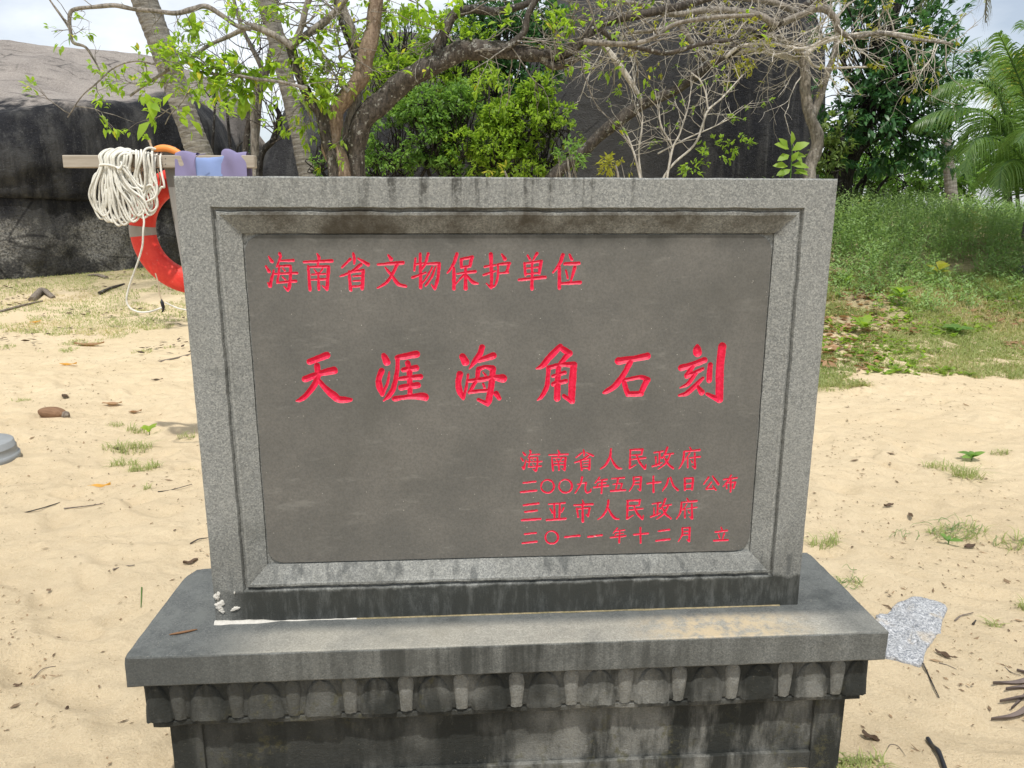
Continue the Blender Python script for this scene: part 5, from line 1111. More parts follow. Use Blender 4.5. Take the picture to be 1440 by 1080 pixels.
mb = MB(); mb.tube(cr([A(143, 233, -.02), A(150, 232, -.034), A(160, 233, -.036), A(170, 236, -.03), A(176, 234, -.01), A(168, 229, .02), A(150, 229, .015), A(143, 233, -.02)], 6), .0062, 7); mb.tube(cr([A(168, 235, -.036), A(173, 238, -.04), A(176, 232, -.036), A(174, 228, -.03)], 5), .006, 7); child(mb.build('binding', MAT['rope'], None, True), rc)
rope([A(176, 236, -.03), A(186, 250, -.02), A(197, 266, -.01), A(203, 268, -.01), A(207, 250, -.02), A(206, 230, -.025), A(205, 214, -.02), A(209, 208, .0), A(215, 209, .03)], 'rope_end', rc)
rope([A(209, 222, -.01), A(216, 250, -.01), A(222, 262, -.01), A(220, 276, -.01), A(209, 283, -.01), A(203, 285, -.01), A(206, 262, 0), A(208, 240, .005)], 'rope_end', rc)
rope([A(202, 300, -.01), A(205, 312, -.02), A(205, 325, -.03), A(204, 345, -.03), A(197, 366, -.02), A(189, 385, -.01), A(181, 405, 0), A(178, 423, 0), A(184, 434, 0), A(197, 439, 0), A(212, 438, 0), A(224, 434, 0), A(228, 433, 0)], 'rope_tail', rc, 'rope', .0052)
rope([A(232, 425, 0), A(240, 430, .01), A(252, 435, .02), A(268, 437, .04), A(300, 430, .06), A(320, 400, .08)], 'rope_tail', rc, 'rope', .0042)
rope([A(215, 385, .03), A(220, 398, .02), A(223, 412, .01), A(228, 424, 0)], 'rope_tail', rc, 'rope_tan', .0035)
mb = MB(); mb.tube(cr([A(227, 421, 0), A(229, 428, -.004), A(230, 434, 0), A(228, 439, 0)], 4), [.004, .006, .009, .010, .009, .010, .009, .008, .006, .005, .006, .005, .003], 7); child(mb.build('clip', MAT['black'], None, True), rc)
mb = MB()
for j in range(9): mb.tube(cr([A(186 + 4 * j, 238, .03), A(184 + 4.4 * j + rr_.uniform(-4, 4), 258, .04), A(186 + 3 * j, 276 + rr_.uniform(-6, 8), .03)], 5), .0035, 5)
child(mb.build('frayed_strand', MAT['rope_tan'], None, True), rc)
# orange float tied on top of the bar
fl = empty('rope_float', (at(237, 216).x, YS + .0, bz1), 'orange curved float with a knotted rope end lying on top of the crossbar', 'float')
fo = [at(216 + 42 * t, 213 - 6.5 * math.sin(math.pi * (t * .92 + .12)) + 5 * t, YS - .045) for t in np.linspace(0, 1, 14)]
mb = MB(); mb.tube([tuple(q) for q in fo], [.011, .015, .017, .0185, .019, .019, .019, .019, .0185, .018, .017, .016, .014, .010], 12); child(mb.build('foam_tube', MAT['orange'], None, True), fl)
q = at(215, 212, YS - .045)
mb = MB(); mb.tube(cr([tuple(q + Vector((-.005, 0, -.018))), tuple(q + Vector((.006, -.014, 0))), tuple(q + Vector((-.004, 0, .018))), tuple(q + Vector((-.008, .012, 0))), tuple(q + Vector((.003, 0, -.02)))], 5), .0065, 7); mb.tube(cr([tuple(q), tuple(q + Vector((-.008, 0, .03))), tuple(q + Vector((-.014, 0, .055)))], 4), [.006] * 7 + [.008, .009], 7); child(mb.build('knot', MAT['rope_tan'], None, True), fl)
# shirt folded over the bar
sh = empty('draped_shirt', (at(303, 220).x, YS - .05, bz1), 'purple and blue shirt draped over the right arm of the wooden stand', 'shirt')
def drape(name, px0, px1, mat, parent, bulge=0., topd=None, seed=0, off=0.):
    g = []; n_ = 26
    for i in range(n_ + 1):
        t = i / n_; px = px0 + (px1 - px0) * t; x = at(px, 220).x; td = topd(t) if topd else 0; row = []
        for j, (yy, zz) in enumerate([(.012, -.22), (.008, -.12), (.004, -.04), (.0, .0), (-.018, .006), (-.042, .008), (-.064, .006), (-.074, -.004), (-.080, -.03), (-.083, -.06), (-.085, -.10), (-.086, -.16), (-.086, -.24)]):
            q = Vector((x, YS + yy, bz1 + zz)); nn = mnoise.noise(Vector((x * 14, zz * 9, seed))) * .012 + .006 * math.sin(x * 48 + zz * 14 + seed)
            fz = max(0, -zz) / .24; row.append((x + .012 * (t - .5) * fz, q.y - off + (nn - bulge * math.sin(math.pi * t)) * (1 if yy < -.05 else -.3), q.z + td * (1 if -.03 < zz else .3) + nn * .4))
        g.append(row)
    mb = MB(); g = np.array(g); mb.grid(g); return child(mb.build(name, mat, None, True), parent)
drape('sleeve', 254, 283, MAT['cloth_purple'], sh, .004, lambda t: .006 + .012 * math.sin(math.pi * min(1, t * 1.2)), 1, .001)
drape('sleeve', 318, 352, MAT['cloth_purple'], sh, .006, lambda t: .004 + .022 * math.sin(math.pi * min(1, t * 1.6 + .1)) * (t < .6) + .004, 2, .001)
drape('body', 276, 322, MAT['cloth_blue'], sh, .008, lambda t: -.018 * math.sin(math.pi * t), 3, .004)
mb = MB(); mb.tube(cr([A(276, 236, -.03), A(277, 226, -.032), A(281, 219, -.03), A(292, 217, -.03)], 4), .0022, 5); child(mb.build('seam', MAT['cloth_purple'], None, True), sh)

# ------------------------------------------------------------------ weeds, grass, litter
def gpts(n_, f):
    out_ = []
    while len(out_) < n_:
        X_, Y_ = f(); out_.append((X_, Y_))
    return out_
def weeds():
    L_ = Leaves(); P_, D_, N_, l_, w_, r_ = [], [], [], [], [], []; sV = MB(); n = 0
    while n < 4200:
        y = rng.uniform(7.9, 14.6); x = rng.uniform(.30 * y, .86 * y + .6); dens = 1
        edge = 9.2 + .5 * mnoise.noise(Vector((x * .9, 0, 3))) + (.25 if x > 5 else 0)
        if y < edge and rng.random() < .5 + .5 * min(1, (edge - y) / 1.2): continue
        if mnoise.noise(Vector((x * 1.1, y * 1.1, 0))) < -.45: continue
        n += 1; h_ = (.14 + .50 * min(1, max(0, (y - edge) / 1.6))) * rng.uniform(.6, 1.2) * max(.5, 1.12 - .10 * max(0, x - 4.5)); z = float(hground(x, y)); lean = rng.normal(0, .16, 2); tone = np.clip(.5 + .6 * mnoise.noise(Vector((x * .8, y * .8, 5))) + rng.normal(0, .12), 0, .92)
        k_ = int(12 + 26 * h_)
        t = np.linspace(.15, 1, k_); base = np.stack([x + lean[0] * h_ * t + rng.normal(0, .03, k_), y + lean[1] * h_ * t + rng.normal(0, .03, k_), z + h_ * t], 1)
        a = rng.uniform(0, 6.28, k_); P_.append(base); D_.append(np.stack([np.cos(a), np.sin(a), rng.uniform(.1, 1.1, k_)], 1)); N_.append(np.stack([-.4 * np.cos(a), -.4 * np.sin(a), np.ones(k_)], 1) + rng.normal(0, .3, (k_, 3)))
        l_.append(rng.uniform(.035, .085, k_)); w_.append(rng.uniform(.012, .026, k_)); r_.append(np.clip(np.full(k_, tone) + rng.normal(0, .1, k_), 0, 1))
        sV.tube([(x, y, z), (x + lean[0] * h_, y + lean[1] * h_, z + h_)], [.004, .0015], 3, cap=False, ) if n % 2 else None
    L_.arr(np.vstack(P_), np.vstack(D_), np.vstack(N_), np.concatenate(l_), np.concatenate(w_), np.concatenate(r_))
    V, Fc, r = L_.geo(.1); o = mesh_np('weed_patch', V, Fc, MAT['weed'], None, True, {'rnd': r}, 'stuff'); tag(o, 'tall soft green weeds covering the bank at the right')
    o2 = sV.build('weed_stems', MAT['weed'], None, True, 'stuff', 'rnd'); tag(o2, 'thin stems among the tall green weeds')
weeds()
def blades(P3, hgt, mat, name, spread=.5, wid=.004, label=None, parent=None, kind='stuff', tone=None, curl=.5):
    """three-point blades"""
    P3 = np.asarray(P3); n = len(P3); a = rng.uniform(0, 6.28, n); ln = np.asarray(hgt) * rng.uniform(.5, 1.2, n); lean = rng.uniform(.1, 1, n) * spread
    d = np.stack([np.cos(a) * lean, np.sin(a) * lean, np.ones(n)], 1); d /= np.linalg.norm(d, axis=1)[:, None]; s_ = np.stack([-np.sin(a), np.cos(a), np.zeros(n)], 1) * wid * rng.uniform(.6, 1.3, n)[:, None]
    m1 = P3 + d * ln[:, None] * .5; tip = P3 + d * ln[:, None] + np.stack([np.cos(a), np.sin(a), -np.ones(n) * .8], 1) * (ln * curl * .45)[:, None]
    V = np.stack([P3 - s_, P3 + s_, m1 + s_ * .8, m1 - s_ * .8, tip], 1).reshape(-1, 3); b = np.arange(n)[:, None] * 5
    r = np.repeat(np.clip(rng.random(n) * .9 if tone is None else tone + rng.normal(0, .15, n), 0, 1), 5)
    o = mesh_np(name, V, [b + [0, 1, 2, 3], b + [3, 2, 4]], mat, parent, True, {'rnd': r}, kind)
    if label: o['label'] = label
    return o
# grass on the bank (right) and below the boulder (left)
pts, hg, tn = [], [], []
while len(pts) < 90000:
    if rng.random() < .70:
        y = 6.05 + 4.0 * rng.random() ** 1.0; x = rng.uniform(.32 * y, .80 * y); m_ = mnoise.noise(Vector((x * 1.3, y * 1.3, 9))) + .5 * mnoise.noise(Vector((x * 4, y * 4, 2)))
        lim = -.06 - .40 * sstep(6.3, 7.6, y) - .15 * sstep(3., 4.5, x) + .45 * (1 - sstep(6.0, 6.6, y - .25 * math.sin(x * 2.2))) + .45 * sstep(6.9, 7.4, y) * (1 - sstep(.50, .56, x / y))
        if m_ < lim: continue
        h_ = .06 + .07 * float(sstep(7, 9.5, y)) * rng.random() * 2
    else:
        y = rng.uniform(7.6, 16); x = rng.uniform(-.70 * y, -.38 * y); m_ = mnoise.noise(Vector((x * 1.1, y * .9, 19))) + .5 * mnoise.noise(Vector((x * 4, y * 4, 2)))
        if m_ < -.08 - .15 * float(sstep(9, 12, y)) + .25 * (1 - float(sstep(8.3, 9.3, y))): continue
        h_ = .06
    pts.append((x, y, float(hground(x, y)) - .005)); hg.append(h_); tn.append(.45 + .9 * mnoise.noise(Vector((x * .9, y * .9, 33))))
blades(pts, hg, MAT['grass'], 'beach_grass', 1.3, .0034, 'short patchy yellow-green grass on the bank and below the left boulder', tone=np.clip(tn, 0, .97), curl=.8)
# broad-leaved ground cover
Lg = Leaves(); n = 0
while n < 650:
    y = rng.uniform(6.3, 9.3); x = rng.uniform(.36 * y, .78 * y)
    if mnoise.noise(Vector((x * 1.0, y * 1.3, 71))) < .05: continue
    n += 1; z = float(hground(x, y))
    for j in range(4): a = rng.uniform(0, 6.28); Lg.add((x, y, z + .01), (math.cos(a), math.sin(a), rng.uniform(.2, .9)), (0, 0, 1), rng.uniform(.04, .09), rng.uniform(.02, .04), rng.random() * .9)
o = Lg.build('ground_cover', MAT['leaf_shrub'], None); o['label'] = 'small broad-leaved plants growing through the grass of the bank'
# leaf litter and fine debris
def litter(n, f, size, mat, name, label, cur=.3):
    L_ = Leaves()
    while len(L_.p) < n:
        x, y, ok = f()
        if not ok: continue
        a = rng.uniform(0, 6.28); s_ = rng.uniform(*size); z = float(hground(x, y)) + .006 + (0.012 if abs(x) > 1.2 or y > 2.2 else .004); L_.add((x, y, z), (math.cos(a), math.sin(a), rng.normal(0, .15)), (rng.normal(0, .35), rng.normal(0, .35), 1), s_, s_ * rng.uniform(.3, .6))
    V, Fc, r = L_.geo(-cur * .4); o = mesh_np(name, V, Fc, mat, None, True, {'rnd': r}, 'stuff'); o['label'] = label; return o
def rl():
    y = rng.uniform(6.5, 10.2); x = rng.uniform(.34 * y, .80 * y); return x, y, mnoise.noise(Vector((x * 1.2, y * 1.2, 50))) + (.55 if (x < .50 * y and y > 6.6) else -.05) > .1
litter(1700, rl, (.04, .12), MAT['dryleaf'], 'leaf_litter', 'dry pinkish-brown fallen leaves lying on the bank at the right')
def ll_():
    y = rng.uniform(7.5, 15); x = rng.uniform(-.7 * y, -.38 * y); return x, y, mnoise.noise(Vector((x, y, 58))) > .0
litter(260, ll_, (.04, .1), MAT['brownleaf'], 'leaf_litter', 'brown leaf bits along the foot of the left boulder')
def gb():
    y = .9 + 8 * rng.random() ** 1.3; x = rng.uniform(-.78, .78) * y; return x, y, rng.random() < .25 + (mnoise.noise(Vector((x * 1.5, y * 1.5, 5))) > 0) * .75
def debris(n):
    V, Q, r_ = [], [], []
    while len(Q) < n:
        x, y, ok = gb()
        if not ok or (abs(x) < .95 and 1.5 < y < 2.1): continue
        ix = np.searchsorted(gx, x); iy = np.searchsorted(gy, y); z = GZ[min(ix, len(gx) - 1), min(iy, len(gy) - 1)] + .0012; a = rng.uniform(0, 3.14); l = (.0018 + .006 * rng.random() ** 2.5) * (2.2 if rng.random() < .05 else 1) * (1 + y * .16); w_ = l * rng.uniform(.12, .6); c_, s_ = math.cos(a), math.sin(a); tz = rng.normal(0, .25) * l
        V += [(x - c_ * l, y - s_ * l, z), (x - s_ * w_, y + c_ * w_, z + .001), (x + c_ * l, y + s_ * l, z + abs(tz)), (x + s_ * w_, y - c_ * w_, z + .002)]; k_ = len(V); Q.append((k_ - 4, k_ - 3, k_ - 2, k_ - 1)); r_ += [rng.random() ** .8] * 4
    o = mesh_np('sand_debris', np.array(V), [np.array(Q)], MAT['debris'], None, False, {'rnd': r_}, 'stuff'); o['label'] = 'tiny dark bits of bark, shell and twig strewn over the sand'
debris(15000)

def ground_z(x, y):
    ix = min(np.searchsorted(gx, x), len(gx) - 1); iy = min(np.searchsorted(gy, y), len(gy) - 1); return float(GZ[ix, iy])
def Gz(px, py): q = G(px, py); q.z = ground_z(q.x, q.y); return q
# countable small things on the sand
def leaf_thing(px, py, L_, rot, mat, label, name='fallen_leaf', curl=.25, wr=.42):
    q = Gz(px, py); g = []; n_ = 9
    for i in range(n_):
        t = i / (n_ - 1); hw = L_ * wr * .5 * math.sin(math.pi * min(1, t * .92 + .05)) ** .8; row = []
        for s in (-1, -.5, 0, .5, 1):
            x = (t - .5) * L_; y = s * hw; z = .004 + curl * L_ * ((t - .5) ** 2 * 1.4 + abs(s) ** 1.5 * .25) + .004 * math.sin(px + t * 9 + s * 3); c_, s_ = math.cos(rot), math.sin(rot); row.append((x * c_ - y * s_, x * s_ + y * c_, z + .004))
        g.append(row)
    mb = MB(); mb.grid(np.array(g), a=random.Random(int(px)).uniform(.1, .9)); o = mb.build(name, mat, None, True, None, 'rnd'); o.location = q; tag(o, label, 'leaf'); return o
for a in [(96, 514, .15, .2, 'orangeleaf', 'farther of two small orange leaves on the sand left of the tablet'),
          (140, 687, .11, .3, 'orangeleaf', 'crumpled orange-yellow leaf on the sand, nearer of two orange ones'),
          (126, 486, .30, .2, 'dryleaf', 'large curled olive-brown leaf on the far sand left of the tablet'),
          (50, 455, .16, 1.2, 'orangeleaf', 'yellow leaf in the grass below the left boulder'),
          (158, 570, .14, .1, 'dryleaf', 'pinkish brown leaf just right of the coconut husk'),
          (190, 580, .09, .5, 'dryleaf', 'smaller pale brown leaf beside the pinkish one on the left sand'),
          (92, 560, .10, 2.4, 'brownleaf', 'dark brown shrivelled leaf just behind the coconut husk'),
          (221, 536, .09, .3, 'brownleaf', 'dark leaf scrap near the tablet left edge'),
          (268, 789, .06, .6, 'brownleaf', 'small dark curled leaf by the rear left corner of the pedestal'),
          (20, 952, .035, .4, 'brownleaf', 'tiny dark leaf scrap low at the left edge'),
          (91, 1003, .03, 1.2, 'brownleaf', 'tiny reddish brown scrap near the bottom left'),
          (165, 633, .05, .2, 'brownleaf', 'dark leaf scrap beside the small grass patches on the left'),
          (1249, 716, .06, .3, 'brownleaf', 'narrow dark leaf scrap on the sand right of the tablet'),
          (1280, 729, .05, 1.4, 'brownleaf', 'round dark brown scrap on the right sand'),
          (1363, 771, .07, .4, 'brownleaf', 'black curled leaf scrap right of the trailing grass'),
          (1326, 926, .055, 2.2, 'brownleaf', 'dark curled leaf right of the grey cement patch'),
          (1224, 1040, .05, -.9, 'brownleaf', 'purple-brown sliver on the sand by the pedestal right foot'),
          (1222, 420, .16, .4, 'dryleaf', 'pale curled dead leaf in the grass near the tablet right edge'),
          (1310, 380, .2, .1, 'dryleaf', 'large dry leaf lying in the bank grass')]:
    leaf_thing(a[0], a[1], a[2], a[3], MAT[a[4]], a[5])
# needle leaf on the cap
mb = MB(); mb.tube(cr([(-.845, -.052, ZB + .003), (-.815, -.045, ZB + .004), (-.785, -.032, ZB + .003)], 5), [.001, .002, .0025, .003, .003, .003, .003, .0028, .0025, .002, .001], 5)
o = mb.build('fallen_leaf', MAT['dryleaf'], None, True, None, 'rnd'); o.location = ROOT.location; o.rotation_euler = ROOT.rotation_euler; tag(o, 'thin dry tan sliver of leaf on the left end of the cap slab', 'leaf')
def stick(pp, w_, mat, label, name='stick', cat='stick', lift=.004, taper=.5):
    pts = [Gz(*p) + Vector((0, 0, lift)) for p in pp]; q0 = pts[0].copy(); w0 = w_ * .5 * q0.y / F
    for i in range(1, len(pts) - 1): pts[i].z += rnd.uniform(0, w0)
    c_ = cr([tuple(p - q0) for p in pts], 5); mb = MB(); mb.tube(c_, np.linspace(w0, w0 * taper, len(c_)), 7, wob=.12, seed=int(pp[0][0])); o = mb.build(name, MAT[mat], None, True, None, 'rnd'); o.location = q0; tag(o, label, cat)
for pp, w_, mt_, lab in [([(32, 722), (60, 716), (92, 707)], 2.4, 'bark_dark', 'thin dark curved stick on the left sand'), ([(90, 716), (130, 711), (172, 700)], 2.2, 'driftwood', 'thin grey-brown stick right of the dark curved one'),
    ([(222, 692), (240, 689), (270, 681)], 2, 'bark_dark', 'thin stick pointing at the tablet, right of the orange leaf'), ([(268, 768), (280, 764), (293, 760)], 2.5, 'bark_dark', 'short dark twig touching the tablet left edge'), ([(160, 809), (175, 803), (190, 802)], 3, 'driftwood', 'short pale brown twig on the sand left of the pedestal'),
    ([(45, 941), (60, 936), (78, 934)], 2, 'driftwood', 'bent twig low on the left sand'), ([(222, 508), (245, 504), (268, 499)], 4, 'driftwood', 'straight grey strip lying by the tablet left edge'), ([(200, 832), (199, 842), (198, 852)], 2.2, 'leaf_mid', 'tiny green sprig lying left of the pedestal'),
    ([(1343, 872), (1352, 867), (1368, 866)], 3, 'driftwood', 'brown twig upper right of the cement patch'), ([(1368, 880), (1372, 874)], 4, 'bark_dark', 'stubby dark twig right of the brown one'), ([(1297, 940), (1303, 952), (1306, 962), (1312, 975), (1320, 985)], 3, 'bark_dark', 'dark knotted root running down from the cement patch'),
    ([(1320, 938), (1332, 940), (1344, 947)], 2, 'driftwood', 'thin arched twig below the curled leaf on the right'), ([(1245, 1062), (1252, 1048), (1262, 1048), (1268, 1056), (1273, 1066)], 1.6, 'driftwood', 'thin looped rootlet near the pedestal right foot'), ([(1412, 945), (1420, 954), (1434, 960)], 2, 'driftwood', 'fine curved twig above the dead frond'),
    ([(150, 392), (138, 389), (124, 388)], 6, 'driftwood', 'weathered driftwood piece below the left boulder'), ([(45, 424), (60, 414), (75, 420)], 12, 'driftwood', 'brown driftwood lump on the grass at the boulder foot'), ([(0, 440), (30, 432), (60, 424)], 4, 'driftwood', 'long grey branch at the left edge below the boulder'), ([(140, 415), (155, 408), (175, 400)], 5, 'bark_dark', 'dark branch in the grass left of the lifebuoy'),
    ([(1240, 412), (1262, 395), (1292, 360)], 2, 'driftwood', 'thin bare stem leaning in the bank grass')]:
    stick(pp, w_, mt_, lab)
stick([(1304, 1043), (1310, 1055), (1318, 1070), (1328, 1090)], 7, 'black', 'black pointed rod lying at the bottom edge right of the pedestal', 'rod', 'rod', .008, 1.2)
# dead palm frond at the right edge
q0 = Gz(1440, 985); fd = empty('dead_frond', tuple(q0), 'dead grey-brown palm frond tips reaching in at the right edge of the sand', 'palm frond')
for pp, w_ in [([(1520, 950), (1470, 958), (1430, 970), (1394, 976)], 10), ([(1520, 975), (1470, 982), (1440, 980), (1412, 982)], 8), ([(1530, 985), (1470, 995), (1430, 1003), (1394, 1010)], 9), ([(1520, 965), (1480, 975), (1450, 985), (1422, 996)], 8), ([(1520, 960), (1480, 955), (1450, 956), (1428, 952)], 8), ([(1500, 985), (1460, 992), (1430, 992), (1405, 990)], 4)]:
    pts = [Gz(*p) + Vector((0, 0, .012)) for p in pp]; c_ = cr([tuple(p) for p in pts], 6); w0 = w_ * .5 * q0.y / F; tg = np.gradient(c_, axis=0); sd_ = np.stack([-tg[:, 1], tg[:, 0], tg[:, 2] * 0], 1); sd_ /= np.linalg.norm(sd_, axis=1)[:, None]; prof = (np.clip(np.linspace(1.0, .0, len(c_)), 0.02, 1) ** .8)[:, None] * w0 * 2.2
    g = np.stack([c_ - sd_ * prof + [0, 0, .004], c_ - sd_ * prof * .4 + [0, 0, -.004], c_ + sd_ * prof * .4 + [0, 0, -.004], c_ + sd_ * prof + [0, 0, .004]], 1); mb = MB(); mb.grid(g); mb.grid(g[:, ::-1] - [0, 0, .0015]); child(mb.build('leaflet', MAT['frond_dead'], None, True), fd)
# coconut husk
q0 = Gz(75, 588); g = []; n_ = 22
for i in range(n_ + 1):
    t = i / n_; r = .058 * (math.sin(math.pi * (.06 + .90 * t)) ** .5) * (1 if t < .93 else .8); row = []
    for j in range(22):
        a = 2 * math.pi * j / 22; rr = r * (1 + .07 * math.sin(3 * a + .5) + .03 * math.sin(11 * a) + .02 * mnoise.noise(Vector((t * 5, a, 0)))); row.append(((t - .5) * .23, rr * math.cos(a), rr * math.sin(a) * .85 + .030))
    g.append(row)
mb = MB(); mb.grid(np.array(g), closev=True); hk = empty('coconut_husk', tuple(q0), 'brown old coconut husk lying on the sand at the left', 'coconut', rz=-.35); o = mb.build('husk', MAT['husk'], hk, True)
mb = MB(); mb.tube(cr([(.10, .0, .02), (.125, .005, .028), (.14, .0, .03)], 4), [.02, .024, .026, .028, .028, .026, .02, .012, .004], 10, wob=.1); mb.build('stalk_end', MAT['driftwood'], hk, True)
Lh = Leaves()
for a in (0, 1.5, 2.7, 4.2): Lh.add((.11, -.03, .0), (math.cos(a), math.sin(a) - .4, .5), (0, 0, 1), .045, .02, .6)
Lh.build('sprout', MAT['leaf_shrub'], hk, None)
# grass tufts and trailing grass on the sand
def tuft(px, py, n_, rad, h_, label, spread=1.2, mat='grass', tone=.35, wid=.002):
    q0 = Gz(px, py); pp = []
    for i in range(n_): a, r = rnd.uniform(0, 6.28), rad * math.sqrt(rnd.random()); x, y = r * math.cos(a) * 1.4, r * math.sin(a) * .8; pp.append((x, y, ground_z(q0.x + x, q0.y + y) - q0.z - .004))
    o = blades(pp, np.full(n_, h_), MAT[mat], 'grass_tuft', spread, wid, None, None, None, np.full(n_, tone), 1.); o.location = q0; tag(o, label, 'grass', 'small grass tufts growing out of the sand')
for a in [(180, 632, 170, .11, .09, 'widest dark olive grass patch on the left sand'), (172, 655, 90, .06, .08, 'grass patch just below the widest one on the left'), (203, 662, 120, .07, .07, 'lowest flat grass patch of the left group'), (192, 605, 60, .05, .08, 'grass tuft above the widest left patch'), (162, 598, 40, .05, .06, 'thin grass tuft left of the bright seedling'),
          (262, 618, 40, .05, .08, 'fine grass tuft against the tablet left edge'), (268, 660, 24, .03, .07, 'sparse grass blades lower at the tablet left edge'), (205, 690, 20, .02, .05, 'tiny tuft right of the orange leaf'), (30, 562, 40, .05, .05, 'small tuft at the far left above the tub'), (1322, 660, 80, .07, .08, 'thin grass tuft right of the tablet, left of the leafy one'),
          (1360, 672, 110, .06, .12, 'grass tuft spraying downwards on the right sand'), (1405, 640, 40, .04, .06, 'small far tuft near the right edge'), (1158, 770, 60, .05, .09, 'fine grass hugging the tablet right edge'), (1160, 545, 260, .16, .10, 'dark green grass clump by the tablet right edge'), (1396, 882, 22, .02, .05, 'small dry tuft above the dead frond'), (1438, 858, 26, .02, .06, 'green blades at the right edge above the dead frond'), (1190, 1072, 60, .035, .05, 'grass at the foot of the pedestal right corner'), (1225, 1075, 40, .03, .045, 'second grass clump right of the pedestal foot')]:
    tuft(*a)
def runner(paths, label, cx, cy):
    q0 = Gz(cx, cy); mb = MB()
    for pp in paths:
        pts = [Gz(*p) + Vector((0, 0, rnd.uniform(.004, .03))) for p in pp]; c_ = cr([tuple(p - q0) for p in pts], 6); mb.tube(c_, np.linspace(.0015, .0007, len(c_)), 4, cap=False)
    o = mb.build('trailing_grass', MAT['weed'], None, True, None, 'rnd'); o.location = q0; tag(o, label, 'grass')
def curls(cx, cy, n_, rx, ry):
    out_ = []
    for i in range(n_):
        a0 = rnd.uniform(0, 6.28); s_ = rnd.choice((-1, 1)); x0, y0 = cx + rnd.uniform(-rx, rx) * .6, cy + rnd.uniform(-ry, ry) * .5; out_.append([(x0 + rx * .55 * math.cos(a0 + s_ * t * 1.7) * (1 - .1 * t), y0 + ry * .7 * math.sin(a0 + s_ * t * 1.7)) for t in np.linspace(0, 1, 5)])
    return out_
runner(curls(1345, 748, 13, 34, 13) + curls(1310, 745, 7, 40, 14), 'curling green grass runners on the right sand', 1330, 745)
runner(curls(1270, 755, 6, 26, 10), 'sparse runners left of the curling green ones', 1270, 755)
runner(curls(1425, 768, 6, 34, 12), 'grass runners at the right edge of the sand', 1425, 765)
runner(curls(1195, 815, 7, 28, 12), 'fine runners beside the right end of the pedestal', 1195, 815)
# small broad-leaved seedlings
for a in [(1345, 750, 120, .09, .07, 'blades rising from the curling runners on the right sand'), (1425, 770, 50, .06, .09, 'blades among the runners at the right edge'), (1192, 818, 30, .05, .05, 'sparse blades beside the right end of the pedestal')]: tuft(*a, 1.8)
def seedling(px, py, n_, s_, label, mat='leaf_shrub', h_=.03):
    q0 = Gz(px, py); e_ = empty('seedling', tuple(q0), label, 'plant'); mb = MB(); mb.tube([(0, 0, -.01), (.003, 0, h_)], [.003, .002], 5); mb.build('stem', MAT['leaf_mid'], e_, True); L_ = Leaves()
    for i in range(n_): a = i * 2.4 + px; L_.add((0, 0, h_ * rnd.uniform(.5, 1)), (math.cos(a), math.sin(a), rnd.uniform(.2, .9)), (0, -.3, 1), s_ * rnd.uniform(.8, 1.2), s_ * .45, rnd.uniform(.1, .9))
    L_.singles('leaf', MAT[mat], e_, range(n_))
for a in [(210, 610, 5, .065, 'bright green seedling on the sand left of the tablet'), (1366, 648, 7, .07, 'leafy green seedling above the spraying grass tuft', 'leaf_mid'), (1333, 766, 4, .05, 'small broad green leaf in the middle of the curling runners', 'leaf_mid'), (1215, 470, 7, .16, 'light green seedling with narrow leaves in the bank grass by the tablet', 'leaf_shrub', .10), (1265, 430, 8, .17, 'taller green seedling in the bank grass', 'leaf_shrub', .16), (1190, 405, 6, .15, 'broad bright seedling close to the tablet right edge', 'leaf_shrub', .08), (1345, 470, 8, .15, 'dark green low plant in the bank grass', 'leaf_mid', .06), (1317, 402, 7, .18, 'yellow and green seedling at the top of a leaning stem', 'leaf_yellow', .22), (1165, 330, 6, .2, 'bright leaf cluster low beside the tablet upper right edge', 'leaf_shrub', .1), (120, 490, 0, .1, '')]:
    if a[2]: seedling(*a)
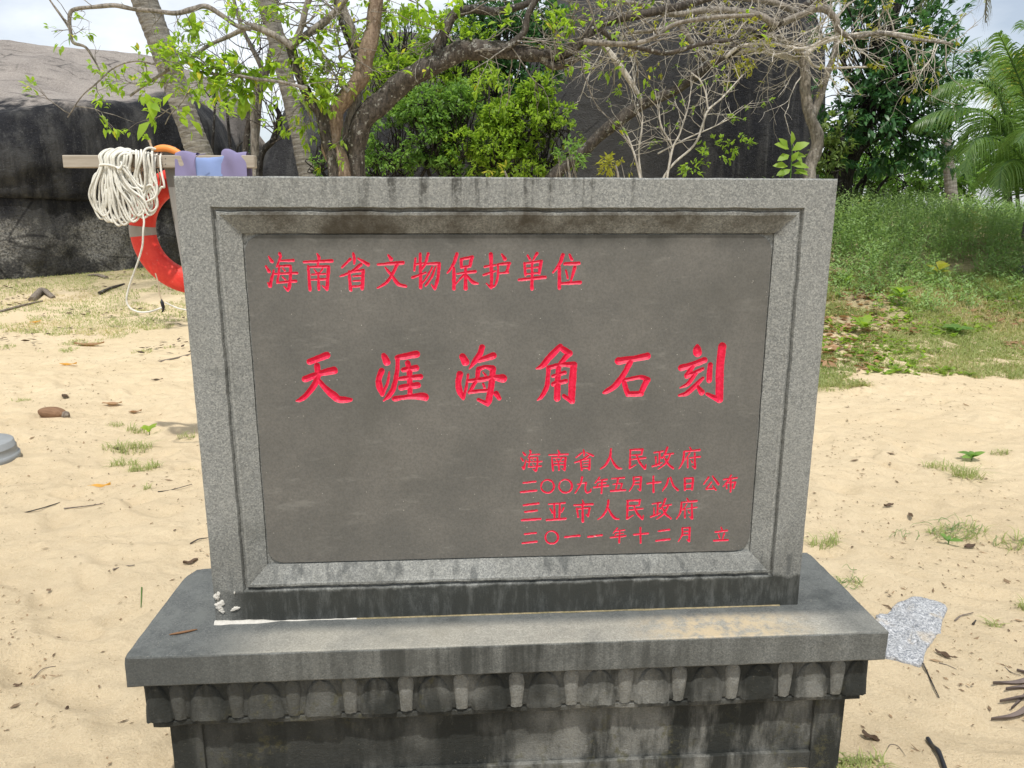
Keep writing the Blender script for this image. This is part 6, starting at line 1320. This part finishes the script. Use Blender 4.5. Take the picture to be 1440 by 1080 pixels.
# cement patch
q0 = Gz(1283, 893); ol = [(1228, 930), (1226, 905), (1232, 872), (1246, 862), (1262, 850), (1290, 845), (1315, 848), (1331, 858), (1326, 872), (1322, 893), (1314, 905), (1305, 914), (1299, 930), (1296, 941), (1275, 940), (1250, 935)]
oc = cr([tuple(G(*p)) for p in ol + ol[:1]], 6)[:-1]; cc = oc.mean(0); rows = []
for f, z in ((1.0, -.012), (1.0, .006), (.985, .010), (.9, .012), (.7, .013), (.4, .012), (.15, .012), (.01, .012)):
    r_ = cc + (oc - cc) * f; jj = nfield(r_, 18, 3) * .010 + nfield(r_, 55, 4) * .006; dirn = (oc - cc) / np.linalg.norm(oc - cc, axis=1)[:, None]; r_ = r_ + dirn * jj[:, None] * (f > .5); r_[:, 2] = z + nfield(r_, 30, 6) * .004 + np.array([ground_z(a, b) for a, b in r_[:, :2]]) * 1.0; rows.append(r_ - np.array(q0))
mb = MB(); mb.grid(np.array(rows), closev=True); o = mb.build('cement_patch', MAT['cement'], None, True); o.location = q0; tag(o, 'rough blue-grey cement patch in the sand right of the pedestal', 'cement patch')
# plastic tub cut by the left edge
q_ = Gz(18, 648); Yt = q_.y; cx = q_.x - .205; tb_ = empty('plastic_tub', (cx, Yt, q_.z), 'grey plastic tub with a white label at the left edge of the sand', 'tub')
ztop_ = P(14, 622, Yt).z - q_.z; prof = [(.245, -.02), (.250, .0), (.250, ztop_ * .18), (.240, ztop_ * .22), (.238, ztop_ * .24), (.232, ztop_ * .6), (.234, ztop_ * .62), (.228, ztop_ * .66), (.222, ztop_ * .96), (.216, ztop_), (.05, ztop_ + .002), (.002, ztop_ + .002)]
prof = [(r * .86, z) for r, z in prof]
mb = MB(); mb.grid(np.array([[(r * math.cos(a), r * math.sin(a), z) for a in np.linspace(0, 2 * math.pi, 48, endpoint=False)] for r, z in prof]), closev=True); mb.build('body', MAT['grey_plastic'], tb_, True)
g = np.array([[(.1995 * math.cos(a), .1995 * math.sin(a), z) for z in (ztop_ * .70, ztop_ * .92)] for a in np.linspace(-1.05, -.62, 10)]); mb = MB(); mb.grid(g); mb.build('sticker', MAT['white_label'], tb_, True)
for i_, a in enumerate(np.linspace(-1.0, -.68, 5)):
    g = np.array([[(.2003 * math.cos(a + d_), .2003 * math.sin(a + d_), ztop_ * (.76 + z)) for z in (0, .035, .08)] for d_ in (0, .045)]); mb = MB(); mb.grid(g); mb.build('printed_letter', MAT['black'], tb_, True)
